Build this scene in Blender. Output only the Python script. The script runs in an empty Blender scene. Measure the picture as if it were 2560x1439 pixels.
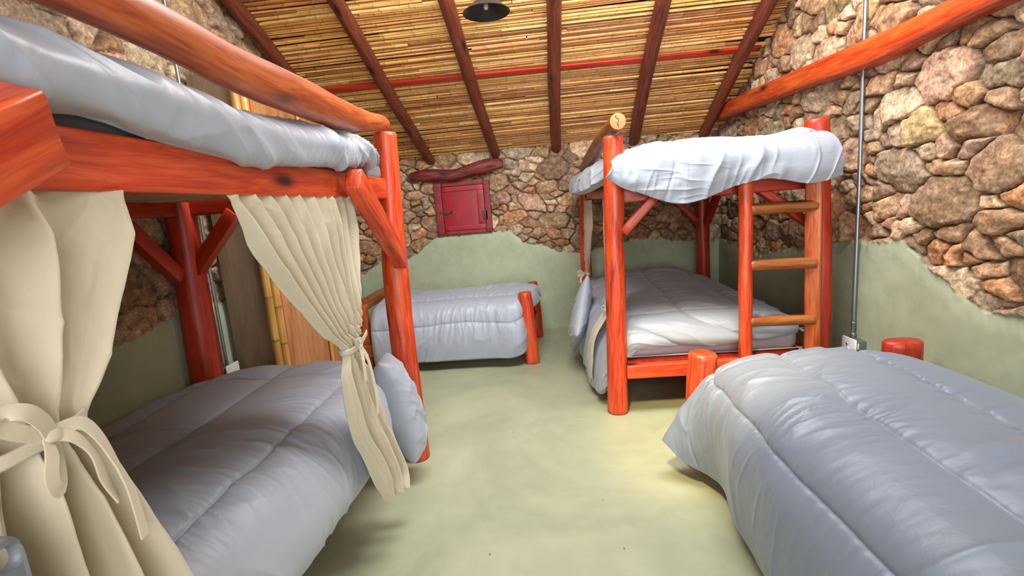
import bpy, math, random
import numpy as np
from mathutils import Matrix, Vector

random.seed(7)
SC = bpy.context.scene
COL = SC.collection

# ------------------------------------------------------------------ camera, world, lights, exposure
cam_d = bpy.data.cameras.new('camera')
cam_d.sensor_width = 36.0
cam_d.lens = 16.875
cam_d.clip_start = 0.02
cam = bpy.data.objects.new('camera', cam_d)
COL.objects.link(cam)
CR = (0.99553, 0.05327, -0.07799)     # camera right
CU = (0.06770, 0.17333, 0.98253)      # camera up
CF = (-0.06586, 0.98342, -0.16895)    # camera forward
M = Matrix(((CR[0], CU[0], -CF[0], 0.0), (CR[1], CU[1], -CF[1], 0.0), (CR[2], CU[2], -CF[2], 1.35), (0, 0, 0, 1)))
cam.matrix_world = M
SC.camera = cam

w = bpy.data.worlds.new('daylight')
SC.world = w
w.use_nodes = True
w.node_tree.nodes['Background'].inputs['Color'].default_value = (0.86, 0.93, 1.0, 1)
w.node_tree.nodes['Background'].inputs['Strength'].default_value = 0.25


def area(name, loc, target, sx, sy, power, color):
    l = bpy.data.lights.new(name, 'AREA')
    l.shape = 'RECTANGLE'
    l.size, l.size_y = sx, sy
    l.energy = power
    l.color = color
    o = bpy.data.objects.new(name, l)
    COL.objects.link(o)
    o.location = loc
    d = Vector(target) - Vector(loc)
    o.rotation_euler = d.to_track_quat('-Z', 'Y').to_euler()
    return o


area('daylight_from_doorway', (0.5, -1.7, 1.6), (0.1, 3.5, 1.3), 3.0, 2.2, 215, (0.95, 0.98, 1.0))
area('added_overhead_light', (0.35, 2.40, 3.08), (0.1, 4.1, 0.0), 2.2, 1.2, 290, (0.93, 0.97, 1.0))  # added lamp below the closed roof to brighten the far end; no skylight
sp = bpy.data.lights.new('added_warm_spot', 'SPOT')  # added spot for the warm pool on bed corner and floor; no opening there
sp.energy = 900
sp.color = (1.0, 0.80, 0.42)
sp.spot_size = math.radians(30)
sp.spot_blend = 1.0
sp.shadow_soft_size = 0.16
spo = bpy.data.objects.new('added_warm_spot', sp)
COL.objects.link(spo)
spo.location = (-0.15, 0.75, 2.75)
spo.rotation_euler = (Vector((0.82, 2.40, 0.35)) - Vector(spo.location)).to_track_quat('-Z', 'Y').to_euler()

SC.view_settings.view_transform = 'Standard'
SC.view_settings.look = 'None'
SC.view_settings.exposure = -0.45
SC.view_settings.gamma = 1.0
SC.view_settings.use_curve_mapping = False


# ------------------------------------------------------------------ noise
def _hash(ix, iy, iz, seed):
    h = (ix.astype(np.int64) * 374761393 + iy.astype(np.int64) * 668265263 + iz.astype(np.int64) * 2147483647 + seed * 974634777) & 0xFFFFFFFF
    h = ((h ^ (h >> 13)) * 1274126177) & 0xFFFFFFFF
    h = h ^ (h >> 16)
    h = (h * 2246822519) & 0xFFFFFFFF
    return ((h ^ (h >> 15)) & 0xFFFFFF) / float(0xFFFFFF)


def noise(x, y, z=None, seed=0):
    x = np.asarray(x, float); y = np.asarray(y, float)
    z = np.zeros_like(x) if z is None else np.asarray(z, float)
    x, y, z = np.broadcast_arrays(x, y, z)
    i, j, k = np.floor(x), np.floor(y), np.floor(z)
    fx, fy, fz = x - i, y - j, z - k
    fx = fx * fx * fx * (fx * (fx * 6 - 15) + 10); fy = fy * fy * fy * (fy * (fy * 6 - 15) + 10); fz = fz * fz * (3 - 2 * fz)
    i = i.astype(np.int64); j = j.astype(np.int64); k = k.astype(np.int64)
    r = 0
    zs = (0, 1) if np.any(fz) else (0,)
    for dz in zs:
        wz = (1 - fz) if dz == 0 else fz
        a = _hash(i, j, k + dz, seed) * (1 - fx) + _hash(i + 1, j, k + dz, seed) * fx
        b = _hash(i, j + 1, k + dz, seed) * (1 - fx) + _hash(i + 1, j + 1, k + dz, seed) * fx
        r = r + wz * (a * (1 - fy) + b * fy)
    return r * 2 - 1


def fbm(x, y, z=None, seed=0, oct=4):
    r, a, f = 0, 0.5, 1.0
    for o in range(oct):
        r = r + a * noise(np.asarray(x) * f, np.asarray(y) * f, None if z is None else np.asarray(z) * f, seed + o * 17)
        a *= 0.5; f *= 2.03
    return r


def ridge(x, y, seed=0):
    return (1 - np.abs(noise(x, y, None, seed))) ** 3


def sstep(a, b, x):
    t = np.clip((x - a) / (b - a), 0, 1)
    return t * t * (3 - 2 * t)


# ------------------------------------------------------------------ materials
class NT:
    def __init__(s, name):
        s.m = bpy.data.materials.new(name)
        s.m.use_nodes = True
        s.n = s.m.node_tree.nodes; s.l = s.m.node_tree.links
        s.b = s.n['Principled BSDF']

    def node(s, t, **kw):
        nd = s.n.new(t)
        for k, v in kw.items():
            setattr(nd, k, v)
        return nd

    def set(s, nd, **kw):
        for k, v in kw.items():
            nd.inputs[k].default_value = v
        return nd

    def link(s, a, b):
        s.l.new(a, b)

    def attr(s, name, out='Vector'):
        nd = s.node('ShaderNodeAttribute'); nd.attribute_name = name
        return nd.outputs[out]

    def mapping(s, src, scale):
        mp = s.node('ShaderNodeMapping'); mp.inputs['Scale'].default_value = scale
        s.link(src, mp.inputs['Vector'])
        return mp.outputs['Vector']

    def noise(s, src, scale, detail=4, rough=0.55, dist=0.0):
        nd = s.node('ShaderNodeTexNoise')
        nd.inputs['Scale'].default_value = scale; nd.inputs['Detail'].default_value = detail
        nd.inputs['Roughness'].default_value = rough; nd.inputs['Distortion'].default_value = dist
        s.link(src, nd.inputs['Vector'])
        return nd.outputs['Fac']

    def ramp(s, fac, stops):
        nd = s.node('ShaderNodeValToRGB')
        cr = nd.color_ramp
        while len(cr.elements) > 1:
            cr.elements.remove(cr.elements[-1])
        cr.elements[0].position = stops[0][0]; cr.elements[0].color = (*stops[0][1], 1)
        for p, c in stops[1:]:
            e = cr.elements.new(p); e.color = (*c, 1)
        s.link(fac, nd.inputs['Fac'])
        return nd.outputs['Color']

    def mix(s, fac, a, b, mode='MIX'):
        nd = s.node('ShaderNodeMix'); nd.data_type = 'RGBA'; nd.blend_type = mode
        for v, i in ((fac, 0), (a, 6), (b, 7)):
            if isinstance(v, (int, float)):
                nd.inputs[i].default_value = v
            elif isinstance(v, tuple):
                nd.inputs[i].default_value = (*v, 1)
            else:
                s.link(v, nd.inputs[i])
        return nd.outputs[2]

    def bump(s, h, strength, dist=0.01):
        nd = s.node('ShaderNodeBump'); nd.inputs['Strength'].default_value = strength; nd.inputs['Distance'].default_value = dist
        s.link(h, nd.inputs['Height']); s.link(nd.outputs['Normal'], s.b.inputs['Normal'])
        return nd

    def obj(s):
        return s.node('ShaderNodeTexCoord').outputs['Object']


def srgb(r, g, b):
    f = lambda c: (c / 12.92 if c <= 0.04045 else ((c + 0.055) / 1.055) ** 2.4)
    return (f(r / 255), f(g / 255), f(b / 255))


def wood_mat(name, dark, mid, light, rough=0.42, knots=True, coat=0.15):
    t = NT(name)
    g = t.attr('grain')
    fine = t.noise(t.mapping(g, (5, 60, 60)), 1.0, 6, 0.65, 0.8)
    broad = t.noise(t.mapping(g, (1.3, 9, 9)), 1.0, 3, 0.5, 1.2)
    c1 = t.ramp(broad, [(0.34, dark), (0.48, mid), (0.66, light)])
    c2 = t.ramp(fine, [(0.30, tuple(v * (0.42 if knots else 0.85) for v in dark)), (0.47, mid), (0.62, light), (0.8, mid)])
    c = t.mix(0.55, c1, c2)
    if knots:
        vo = t.node('ShaderNodeTexVoronoi'); vo.inputs['Scale'].default_value = 1.0
        t.link(t.mapping(g, (2.6, 8.5, 8.5)), vo.inputs['Vector'])
        k = t.ramp(vo.outputs['Distance'], [(0.08, (1, 1, 1)), (0.17, (0.3, 0.3, 0.3)), (0.25, (0, 0, 0))])
        c = t.mix(k, c, tuple(v * 0.16 for v in dark))
    t.link(c, t.b.inputs['Base Color'])
    t.b.inputs['Roughness'].default_value = rough
    t.b.inputs['Coat Weight'].default_value = coat
    t.b.inputs['Coat Roughness'].default_value = 0.25
    t.bump(fine, 0.25, 0.004)
    return t.m


def fabric_mat(name, col, rough=0.5, sheen=0.3, bump=0.25, scale=(30, 30, 30), var=0.06, spec=0.5):
    t = NT(name)
    o = t.obj()
    n = t.noise(t.mapping(o, scale), 1.0, 4, 0.6, 0.8)
    c = t.ramp(n, [(0.2, tuple(v * (1 - var) for v in col)), (0.8, tuple(min(1, v * (1 + var)) for v in col))])
    t.link(c, t.b.inputs['Base Color'])
    t.b.inputs['Roughness'].default_value = rough
    t.b.inputs['Sheen Weight'].default_value = sheen
    t.b.inputs['Specular IOR Level'].default_value = spec
    t.bump(n, bump, 0.006)
    return t.m


def plain_mat(name, col, rough=0.5, metal=0.0, var=0.08, scale=20):
    t = NT(name)
    n = t.noise(t.obj(), scale, 4)
    c = t.ramp(n, [(0.3, tuple(v * (1 - var) for v in col)), (0.7, tuple(min(1, v * (1 + var)) for v in col))])
    t.link(c, t.b.inputs['Base Color'])
    t.b.inputs['Roughness'].default_value = rough
    t.b.inputs['Metallic'].default_value = metal
    return t.m


MT = {}
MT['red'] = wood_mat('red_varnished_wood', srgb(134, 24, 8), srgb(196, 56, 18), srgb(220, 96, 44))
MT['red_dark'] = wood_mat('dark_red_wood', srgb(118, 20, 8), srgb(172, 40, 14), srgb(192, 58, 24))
MT['orange'] = wood_mat('orange_varnished_wood', srgb(132, 50, 18), srgb(174, 74, 28), srgb(202, 112, 56))
MT['brown'] = wood_mat('brown_varnished_wood', srgb(84, 38, 12), srgb(134, 70, 22), srgb(168, 100, 42))
MT['rafter'] = wood_mat('rafter_wood', srgb(66, 22, 10), srgb(104, 42, 22), srgb(130, 66, 40), rough=0.55, coat=0.0)
MT['beam'] = wood_mat('wall_beam_wood', srgb(116, 26, 8), srgb(176, 52, 14), srgb(204, 92, 34), rough=0.4, coat=0.15)
MT['lintel'] = wood_mat('old_red_lintel', srgb(52, 8, 8), srgb(104, 26, 24), srgb(136, 62, 52), rough=0.6, coat=0.0)
MT['slat'] = wood_mat('pale_slat_wood', srgb(150, 110, 70), srgb(190, 150, 105), srgb(215, 180, 135), rough=0.6, coat=0.0, knots=False)
MT['ply'] = wood_mat('orange_plywood', srgb(140, 84, 46), srgb(172, 112, 66), srgb(188, 130, 82), rough=0.5, coat=0.0, knots=False)
MT['ply_pale'] = wood_mat('pale_plywood', srgb(122, 98, 74), srgb(136, 112, 86), srgb(148, 124, 98), rough=0.6, coat=0.0, knots=False)
MT['duvet'] = fabric_mat('shaded_satin_duvet', srgb(114, 123, 137), rough=0.46, sheen=0.15, bump=0.2, scale=(26, 26, 26), var=0.03)  # same cloth on every bed; this copy darkened to paint in shade
MT['duvet_lit_matte'] = fabric_mat('lit_matte_satin_duvet', srgb(160, 164, 174), rough=0.5, sheen=0.15, bump=0.2, scale=(26, 26, 26), var=0.03)  # same satin, lightened to paint in brighter light on its bed
MT['duvet_lit'] = fabric_mat('lit_satin_duvet', srgb(154, 158, 168), rough=0.44, sheen=0.15, bump=0.2, scale=(26, 26, 26), var=0.03)  # same satin again, light on the upper and far beds put into its colour
MT['sheet'] = fabric_mat('white_sheet', srgb(184, 184, 188), rough=0.7, sheen=0.2, bump=0.3)
MT['mattress'] = fabric_mat('dark_grey_mattress', srgb(88, 88, 92), rough=0.85, sheen=0.2, bump=0.3, scale=(60, 60, 60))
MT['curtain'] = fabric_mat('cream_curtain_cloth', srgb(190, 176, 152), rough=0.65, sheen=0.3, bump=0.12, scale=(40, 40, 12), var=0.04, spec=0.3)
MT['cream'] = fabric_mat('pale_cream_cloth', srgb(196, 190, 166), rough=0.75, sheen=0.2, bump=0.12)
MT['steel'] = plain_mat('galvanised_steel', srgb(150, 156, 160), 0.38, 0.85)
MT['greybox'] = plain_mat('grey_metal_box', srgb(104, 106, 98), 0.5, 0.3)
MT['white_plastic'] = plain_mat('white_plastic', srgb(232, 234, 232), 0.35, 0.0, 0.02)
MT['grey_plastic'] = plain_mat('grey_plastic', srgb(98, 102, 106), 0.45, 0.0, 0.05)
MT['dark'] = plain_mat('dark_void', srgb(24, 16, 14), 0.8)
MT['black'] = plain_mat('black_enamel', srgb(34, 33, 34), 0.32)
MT['iron'] = plain_mat('rusty_iron', srgb(88, 56, 44), 0.6, 0.4)
MT['shutter'] = plain_mat('crimson_paint', srgb(150, 24, 34), 0.42, 0.0, 0.18, 9)
MT['shutter_frame'] = plain_mat('worn_crimson_frame', srgb(128, 34, 34), 0.6, 0.0, 0.3, 14)
MT['glass'] = plain_mat('frosted_bulb', srgb(214, 214, 200), 0.2)


def stone_mat():
    t = NT('rubble_stone_and_plaster')
    o = t.obj()
    col = t.attr('stone_colour', 'Color')
    mask = t.attr('plaster_mask', 'Fac')
    n1 = t.noise(o, 24, 8, 0.68, 0.2)
    n2 = t.noise(o, 90, 4, 0.7)
    n3 = t.noise(o, 7, 5, 0.6, 0.5)
    mod = t.ramp(n1, [(0.30, (0.34, 0.31, 0.29)), (0.45, (0.82, 0.80, 0.78)), (0.55, (1.12, 1.12, 1.12)), (0.67, (1.9, 1.86, 1.8))])
    st = t.mix(1.0, col, mod, 'MULTIPLY')
    patch = t.ramp(n3, [(0.50, (0, 0, 0)), (0.68, (1, 1, 1))])
    st = t.mix(t.mix(0.55, (0, 0, 0), patch), st, t.mix(0.5, srgb(196, 172, 150), st))
    sp_ = t.ramp(n2, [(0.34, (0.40, 0.38, 0.36)), (0.5, (1, 1, 1)), (0.66, (1.5, 1.5, 1.48))])
    st = t.mix(0.6, st, t.mix(1.0, st, sp_, 'MULTIPLY'))
    p1 = t.noise(o, 2.2, 6, 0.62, 0.6)
    p2 = t.noise(o, 11, 5, 0.6, 0.4)
    pl = t.ramp(p1, [(0.3, srgb(148, 155, 126)), (0.5, srgb(162, 168, 138)), (0.72, srgb(178, 183, 154))])
    pl2 = t.ramp(p2, [(0.42, (0, 0, 0)), (0.75, (1, 1, 1))])
    pl = t.mix(t.mix(0.35, (0, 0, 0), pl2), pl, srgb(188, 193, 166))
    t.link(t.mix(mask, st, pl), t.b.inputs['Base Color'])
    t.b.inputs['Roughness'].default_value = 0.82
    hh = t.mix(mask, t.mix(0.35, n1, n2), p2)
    bp = t.bump(hh, 0.6, 0.010)
    mm = t.node('ShaderNodeMath', operation='MULTIPLY_ADD')
    t.link(mask, mm.inputs[0]); mm.inputs[1].default_value = -0.36; mm.inputs[2].default_value = 0.45
    t.link(mm.outputs[0], bp.inputs['Strength'])
    return t.m


def floor_mat():
    t = NT('polished_green_concrete')
    o = t.obj()
    a = t.noise(o, 1.3, 6, 0.6, 0.8)
    b = t.noise(o, 9, 6, 0.65, 0.3)
    c = t.ramp(a, [(0.28, srgb(144, 149, 122)), (0.5, srgb(158, 162, 132)), (0.74, srgb(174, 176, 146))])
    s2 = t.ramp(b, [(0.45, (0, 0, 0)), (0.8, (1, 1, 1))])
    c = t.mix(t.mix(0.3, (0, 0, 0), s2), c, srgb(182, 182, 150))
    vo = t.node('ShaderNodeTexVoronoi'); vo.inputs['Scale'].default_value = 5.5
    t.link(o, vo.inputs['Vector'])
    k = t.ramp(vo.outputs['Distance'], [(0.018, (1, 1, 1)), (0.03, (0, 0, 0))])
    c = t.mix(k, c, srgb(96, 92, 70))
    t.link(c, t.b.inputs['Base Color'])
    r = t.ramp(b, [(0.3, (0.34, 0.34, 0.34)), (0.7, (0.5, 0.5, 0.5))])
    t.link(r, t.b.inputs['Roughness'])
    t.bump(b, 0.06, 0.01)
    return t.m


def cane_mat(name='bamboo_cane'):
    t = NT(name)
    col = t.attr('cane_colour', 'Color')
    g = t.attr('grain')
    n = t.noise(t.mapping(g, (3, 90, 90)), 1.0, 4, 0.6)
    n2 = t.noise(t.mapping(g, (5, 5, 5)), 1.0, 3, 0.6)
    m = t.ramp(n, [(0.3, (0.72, 0.68, 0.62)), (0.6, (1.08, 1.06, 1.04))])
    m2 = t.ramp(n2, [(0.3, (0.8, 0.76, 0.7)), (0.6, (1.05, 1.05, 1.05))])
    c = t.mix(1.0, t.mix(1.0, col, m, 'MULTIPLY'), m2, 'MULTIPLY')
    t.link(c, t.b.inputs['Base Color'])
    t.b.inputs['Roughness'].default_value = 0.36
    t.b.inputs['Specular IOR Level'].default_value = 0.6
    return t.m


MT['stone'] = stone_mat()
MT['floor'] = floor_mat()
MT['cane'] = cane_mat()


# ------------------------------------------------------------------ mesh building
def link_mesh(name, verts, faces, mat, parent=None, grain=None, colors=None, sharp=None, smooth=True):
    me = bpy.data.meshes.new(name)
    verts = np.asarray(verts, np.float32)
    if isinstance(faces, np.ndarray):
        k = faces.shape[1]
        me.vertices.add(len(verts)); me.vertices.foreach_set('co', verts.ravel())
        me.loops.add(faces.size); me.loops.foreach_set('vertex_index', faces.astype(np.int32).ravel())
        me.polygons.add(len(faces)); me.polygons.foreach_set('loop_start', np.arange(0, faces.size, k, dtype=np.int32))
        me.update(calc_edges=True)
    else:
        me.from_pydata(verts.tolist(), [], [tuple(f) for f in faces])
    me.validate()
    if grain is not None and len(me.vertices) == len(grain):
        a = me.attributes.new('grain', 'FLOAT_VECTOR', 'POINT'); a.data.foreach_set('vector', np.asarray(grain, np.float32).ravel())
    if colors:
        for nm, c in colors.items():
            c = np.asarray(c, np.float32)
            if c.ndim == 1:
                a = me.attributes.new(nm, 'FLOAT', 'POINT'); a.data.foreach_set('value', c)
            else:
                c4 = np.ones((len(c), 4), np.float32); c4[:, :3] = c
                a = me.attributes.new(nm, 'FLOAT_COLOR', 'POINT'); a.data.foreach_set('color', c4.ravel())
    me.materials.append(mat)
    me.polygons.foreach_set('use_smooth', np.full(len(me.polygons), smooth))
    if sharp:
        me.set_sharp_from_angle(angle=math.radians(sharp))
    me.update()
    o = bpy.data.objects.new(name, me)
    COL.objects.link(o)
    if parent is not None:
        o.parent = parent
        o.matrix_parent_inverse = Matrix.Translation(-Vector(parent_origin(parent)))
    return o


def parent_origin(p):
    return Vector(p.location)          # every inverse cancels its parent's own offset


def tag(o, label=None, cat=None, group=None, kind=None):
    if label: o['label'] = label
    if cat: o['category'] = cat
    if group: o['group'] = group
    if kind: o['kind'] = kind
    return o


def thing(name, label, cat, loc=(0, 0, 0), group=None):
    o = bpy.data.objects.new(name, None)
    o.empty_display_size = 0.1
    COL.objects.link(o)
    o.location = loc
    return tag(o, label, cat, group)


def subgroup(name, parent):
    o = bpy.data.objects.new(name, None)
    COL.objects.link(o)
    o.parent = parent
    o.matrix_parent_inverse = Matrix.Translation(-Vector(parent.location))
    return o


def catmull(P, n):
    """interpolating spline along axis 0, n samples; returns array (n, ...)"""
    P = np.asarray(P, float)
    m = len(P)
    if m == 2:
        t = np.linspace(0, 1, n).reshape((-1,) + (1,) * (P.ndim - 1))
        return P[0] * (1 - t) + P[1] * t
    E = np.concatenate([[2 * P[0] - P[1]], P, [2 * P[-1] - P[-2]]])
    u = np.linspace(0, m - 1, n)
    i = np.minimum(u.astype(int), m - 2)
    t = (u - i).reshape((-1,) + (1,) * (P.ndim - 1))
    a, b, c, d = E[i], E[i + 1], E[i + 2], E[i + 3]
    return 0.5 * (2 * b + (c - a) * t + (2 * a - 5 * b + 4 * c - d) * t ** 2 + (3 * b - a - 3 * c + d) * t ** 3)


def arc_resample(P, step):
    C = catmull(P, 40 * len(P))
    s = np.concatenate([[0], np.cumsum(np.linalg.norm(np.diff(C[:, :3], axis=0), axis=1))])
    n = max(2, int(s[-1] / step) + 1)
    q = np.linspace(0, s[-1], n)
    return np.stack([np.interp(q, s, C[:, k]) for k in range(C.shape[1])], 1), q


def circle(n=22):
    a = np.arange(n) / n * 2 * np.pi
    return np.stack([np.cos(a), np.sin(a)], 1)


def rrect(wd, h, r=0.008, k=3, sub=2):
    pts = []
    hw, hh = wd / 2, h / 2
    for cx, cy, a0 in ((hw - r, hh - r, 0), (-hw + r, hh - r, 90), (-hw + r, -hh + r, 180), (hw - r, -hh + r, 270)):
        for i in range(k + 1):
            a = math.radians(a0 + 90 * i / k)
            pts.append((cx + r * math.cos(a), cy + r * math.sin(a)))
    out = []
    for i, p in enumerate(pts):
        q = pts[(i + 1) % len(pts)]
        out.append(p)
        if math.dist(p, q) > 0.03:
            for j in range(1, sub + 1):
                out.append((p[0] + (q[0] - p[0]) * j / (sub + 1), p[1] + (q[1] - p[1]) * j / (sub + 1)))
    return np.array(out)


def sweep(pts, sec, rad, up=(0, 0, 1), wob=0.0, seed=0, step=0.03, cap=0.006, wf=(3.0, 4.0)):
    """pts: control points, rad: radius (or scale) per control point; sec: profile. -> verts, faces, grain"""
    pts = np.asarray(pts, float)
    rad = np.broadcast_to(np.asarray(rad, float), (len(pts),)) if np.ndim(rad) < 1 else np.asarray(rad, float)
    Q, s = arc_resample(np.concatenate([pts, rad[:, None]], 1), step)
    c, r = Q[:, :3], Q[:, 3]
    T = np.gradient(c, axis=0); T /= np.linalg.norm(T, axis=1)[:, None]
    # bevelled ends
    L = s[-1]
    c = np.concatenate([[c[0]], [c[0] + T[0] * cap], c[1:-1], [c[-1] - T[-1] * cap], [c[-1]]])
    T = np.concatenate([[T[0]], [T[0]], T[1:-1], [T[-1]], [T[-1]]])
    rr = np.interp(np.concatenate([[0], [cap], s[1:-1], [L - cap], [L]]), s, r)
    shrink = np.zeros(len(c)); shrink[0] = shrink[-1] = cap
    ss = np.concatenate([[0], [cap], s[1:-1], [L - cap], [L]])
    U = np.asarray(up, float)
    A = np.cross(T, U); bad = np.linalg.norm(A, axis=1) < 1e-3
    A[bad] = np.cross(T[bad], (0.0, 1.0, 0.0))
    A /= np.linalg.norm(A, axis=1)[:, None]
    B = np.cross(A, T)
    n = len(sec)
    secl = np.linalg.norm(sec, axis=1)
    ang = np.arctan2(sec[:, 1], sec[:, 0])
    S = rr[:, None] * secl[None, :]
    if wob:
        S = S * (1 + wob * fbm(ss[:, None] * wf[0] + 0 * ang[None], np.cos(ang)[None] * 1.2 + 7 + 0 * ss[:, None], np.sin(ang)[None] * 1.2 + 0 * ss[:, None], seed, 3) * 1.6
                 + wob * 0.5 * noise(ss[:, None] * 0 + np.cos(ang)[None] * 1.5, ss[:, None] * wf[1] + 0 * ang[None], np.sin(ang)[None] * 1.5 + 0 * ss[:, None], seed + 5))
    S = S - shrink[:, None]
    ca, sa = np.cos(ang), np.sin(ang)
    V = c[:, None, :] + A[:, None, :] * (S * ca)[:, :, None] + B[:, None, :] * (S * sa)[:, :, None]
    G = np.stack([np.broadcast_to(ss[:, None], S.shape) + seed * 3.7, S * ca + seed * 1.3, S * sa], 2)
    m = len(c)
    idx = np.arange(m * n).reshape(m, n)
    a = idx[:-1]; b = idx[1:]
    F = np.stack([a, np.roll(a, -1, 1), np.roll(b, -1, 1), b], 2).reshape(-1, 4).tolist()
    V = V.reshape(-1, 3); G = G.reshape(-1, 3)
    V = np.concatenate([V, [c[0]], [c[-1]]]); G = np.concatenate([G, [[seed * 3.7, seed * 1.3, 0]], [[L + seed * 3.7, seed * 1.3, 0]]])
    i0, i1 = m * n, m * n + 1
    for j in range(n):
        F.append((i0, idx[0, (j + 1) % n], idx[0, j])); F.append((i1, idx[-1, j], idx[-1, (j + 1) % n]))
    return V, F, G


_seed = [0]


def log(name, pts, rad, mat, parent=None, wob=0.05, n=22, step=0.03, cap=0.006, up=None):
    _seed[0] += 1
    d = np.abs(np.array(pts[-1], float) - np.array(pts[0], float))
    if up is None:
        up = (0.0, 1.0, 0.02) if d[2] > 0.6 * np.linalg.norm(d) else (0.03, 0.02, 1.0)
    V, F, G = sweep(pts, circle(n), rad, up, wob, _seed[0], step, cap)
    return link_mesh(name, V, F, mat, parent, G, sharp=50)


def beam(name, p0, p1, wd, h, mat, parent=None, up=(0, 0, 1), bev=0.008, wob=0.012, mid=None, cap=0.004):
    _seed[0] += 1
    pts = [p0, p1] if mid is None else [p0, *mid, p1]
    V, F, G = sweep(pts, rrect(wd, h, bev), 1.0, up, wob, _seed[0], 0.05, cap, (1.5, 2.0))
    return link_mesh(name, V, F, mat, parent, G, sharp=50)


def box(name, lo, hi, mat, parent=None, bev=0.004):
    lo, hi = np.array(lo, float), np.array(hi, float)
    d = hi - lo
    ax = int(np.argmax(d))
    c = (lo + hi) / 2
    p0, p1 = c.copy(), c.copy()
    p0[ax], p1[ax] = lo[ax], hi[ax]
    up = (0, 0, 1) if ax != 2 else (0, 1, 0)
    T = np.zeros(3); T[ax] = 1
    A = np.cross(T, up); a = int(np.argmax(np.abs(A))); b = 3 - ax - a
    bev = min(bev, d.min() * 0.4)
    return beam(name, p0, p1, d[a], d[b], mat, parent, up, bev, 0.0, cap=min(0.004, bev))


def lathe(name, prof, loc, mat, parent=None, n=40, axis=(0, 0, 1)):
    prof = np.asarray(prof, float)
    a = np.arange(n) / n * 2 * np.pi
    V = np.stack([prof[:, 0][:, None] * np.cos(a), prof[:, 0][:, None] * np.sin(a), np.repeat(prof[:, 1][:, None], n, 1)], 2)
    R = Vector((0, 0, 1)).rotation_difference(Vector(axis)).to_matrix()
    V = V.reshape(-1, 3) @ np.array(R).T + np.array(loc)
    idx = np.arange(len(prof) * n).reshape(-1, n)
    x, y = idx[:-1], idx[1:]
    F = np.stack([x, np.roll(x, -1, 1), np.roll(y, -1, 1), y], 2).reshape(-1, 4)
    return link_mesh(name, V, F.tolist(), mat, parent, V - np.array(loc), sharp=45)


def grid_faces(nu, nv, flip=False):
    i = np.arange(nu * nv).reshape(nu, nv)
    F = np.stack([i[:-1, :-1], i[1:, :-1], i[1:, 1:], i[:-1, 1:]], 2).reshape(-1, 4)
    return F[:, ::-1].copy() if flip else F


def gnormals(S):
    du = np.gradient(S, axis=0); dv = np.gradient(S, axis=1)
    N = np.cross(du, dv)
    return N / (np.linalg.norm(N, axis=2)[:, :, None] + 1e-12)


def smooth_net(net, nu, nv):
    A = catmull(np.asarray(net, float), nu)
    return np.swapaxes(catmull(np.swapaxes(A, 0, 1), nv), 0, 1)


def cloth(name, net, nu, nv, mat, disp, out, parent=None, thick=0.012):
    """net (stations, points, 3) -> smooth sheet, displaced outward by disp(U, V, S) in metres, closed with thickness"""
    S = smooth_net(net, nu, nv)
    N = gnormals(S)
    ref = np.asarray(out, float)
    flip = (np.sum(N * ref) < 0)
    if flip:
        N = -N
    ul = np.concatenate([np.zeros((1, nv)), np.cumsum(np.linalg.norm(np.diff(S, axis=0), axis=2), 0)])
    vl = np.concatenate([np.zeros((nu, 1)), np.cumsum(np.linalg.norm(np.diff(S, axis=1), axis=2), 1)], 1)
    h = disp(ul, vl, S)
    # rounded, puffed rim
    iu = np.minimum(np.arange(nu), np.arange(nu)[::-1])[:, None] * (ul[-1].mean() / nu)
    iv = np.minimum(np.arange(nv), np.arange(nv)[::-1])[None, :] * (vl[:, -1].mean() / nv)
    d = np.minimum(iu, iv)
    rim = np.sqrt(np.clip(1 - (1 - np.clip(d / max(thick, 1e-4), 0, 1)) ** 2, 0, 1))
    top = S + N * (h * np.clip(d / 0.02, 0.25, 1) + thick * rim * 0.5)[:, :, None]
    bot = S - N * (thick * rim * 0.5)[:, :, None] + N * (np.minimum(h, 0) * 0.8)[:, :, None]
    V = np.concatenate([top.reshape(-1, 3), bot.reshape(-1, 3)])
    F1 = grid_faces(nu, nv, flip); F2 = grid_faces(nu, nv, not flip) + nu * nv
    i = np.arange(nu * nv).reshape(nu, nv)
    loop = np.concatenate([i[:-1, 0], i[-1, :-1], i[1:, -1][::-1], i[0, 1:][::-1]])
    nx = np.roll(loop, -1)
    F3 = np.stack([loop, nx, nx + nu * nv, loop + nu * nv], 1)
    if not flip:
        F3 = F3[:, ::-1]
    return link_mesh(name, V, np.concatenate([F1, F2, F3]), mat, parent)


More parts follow.
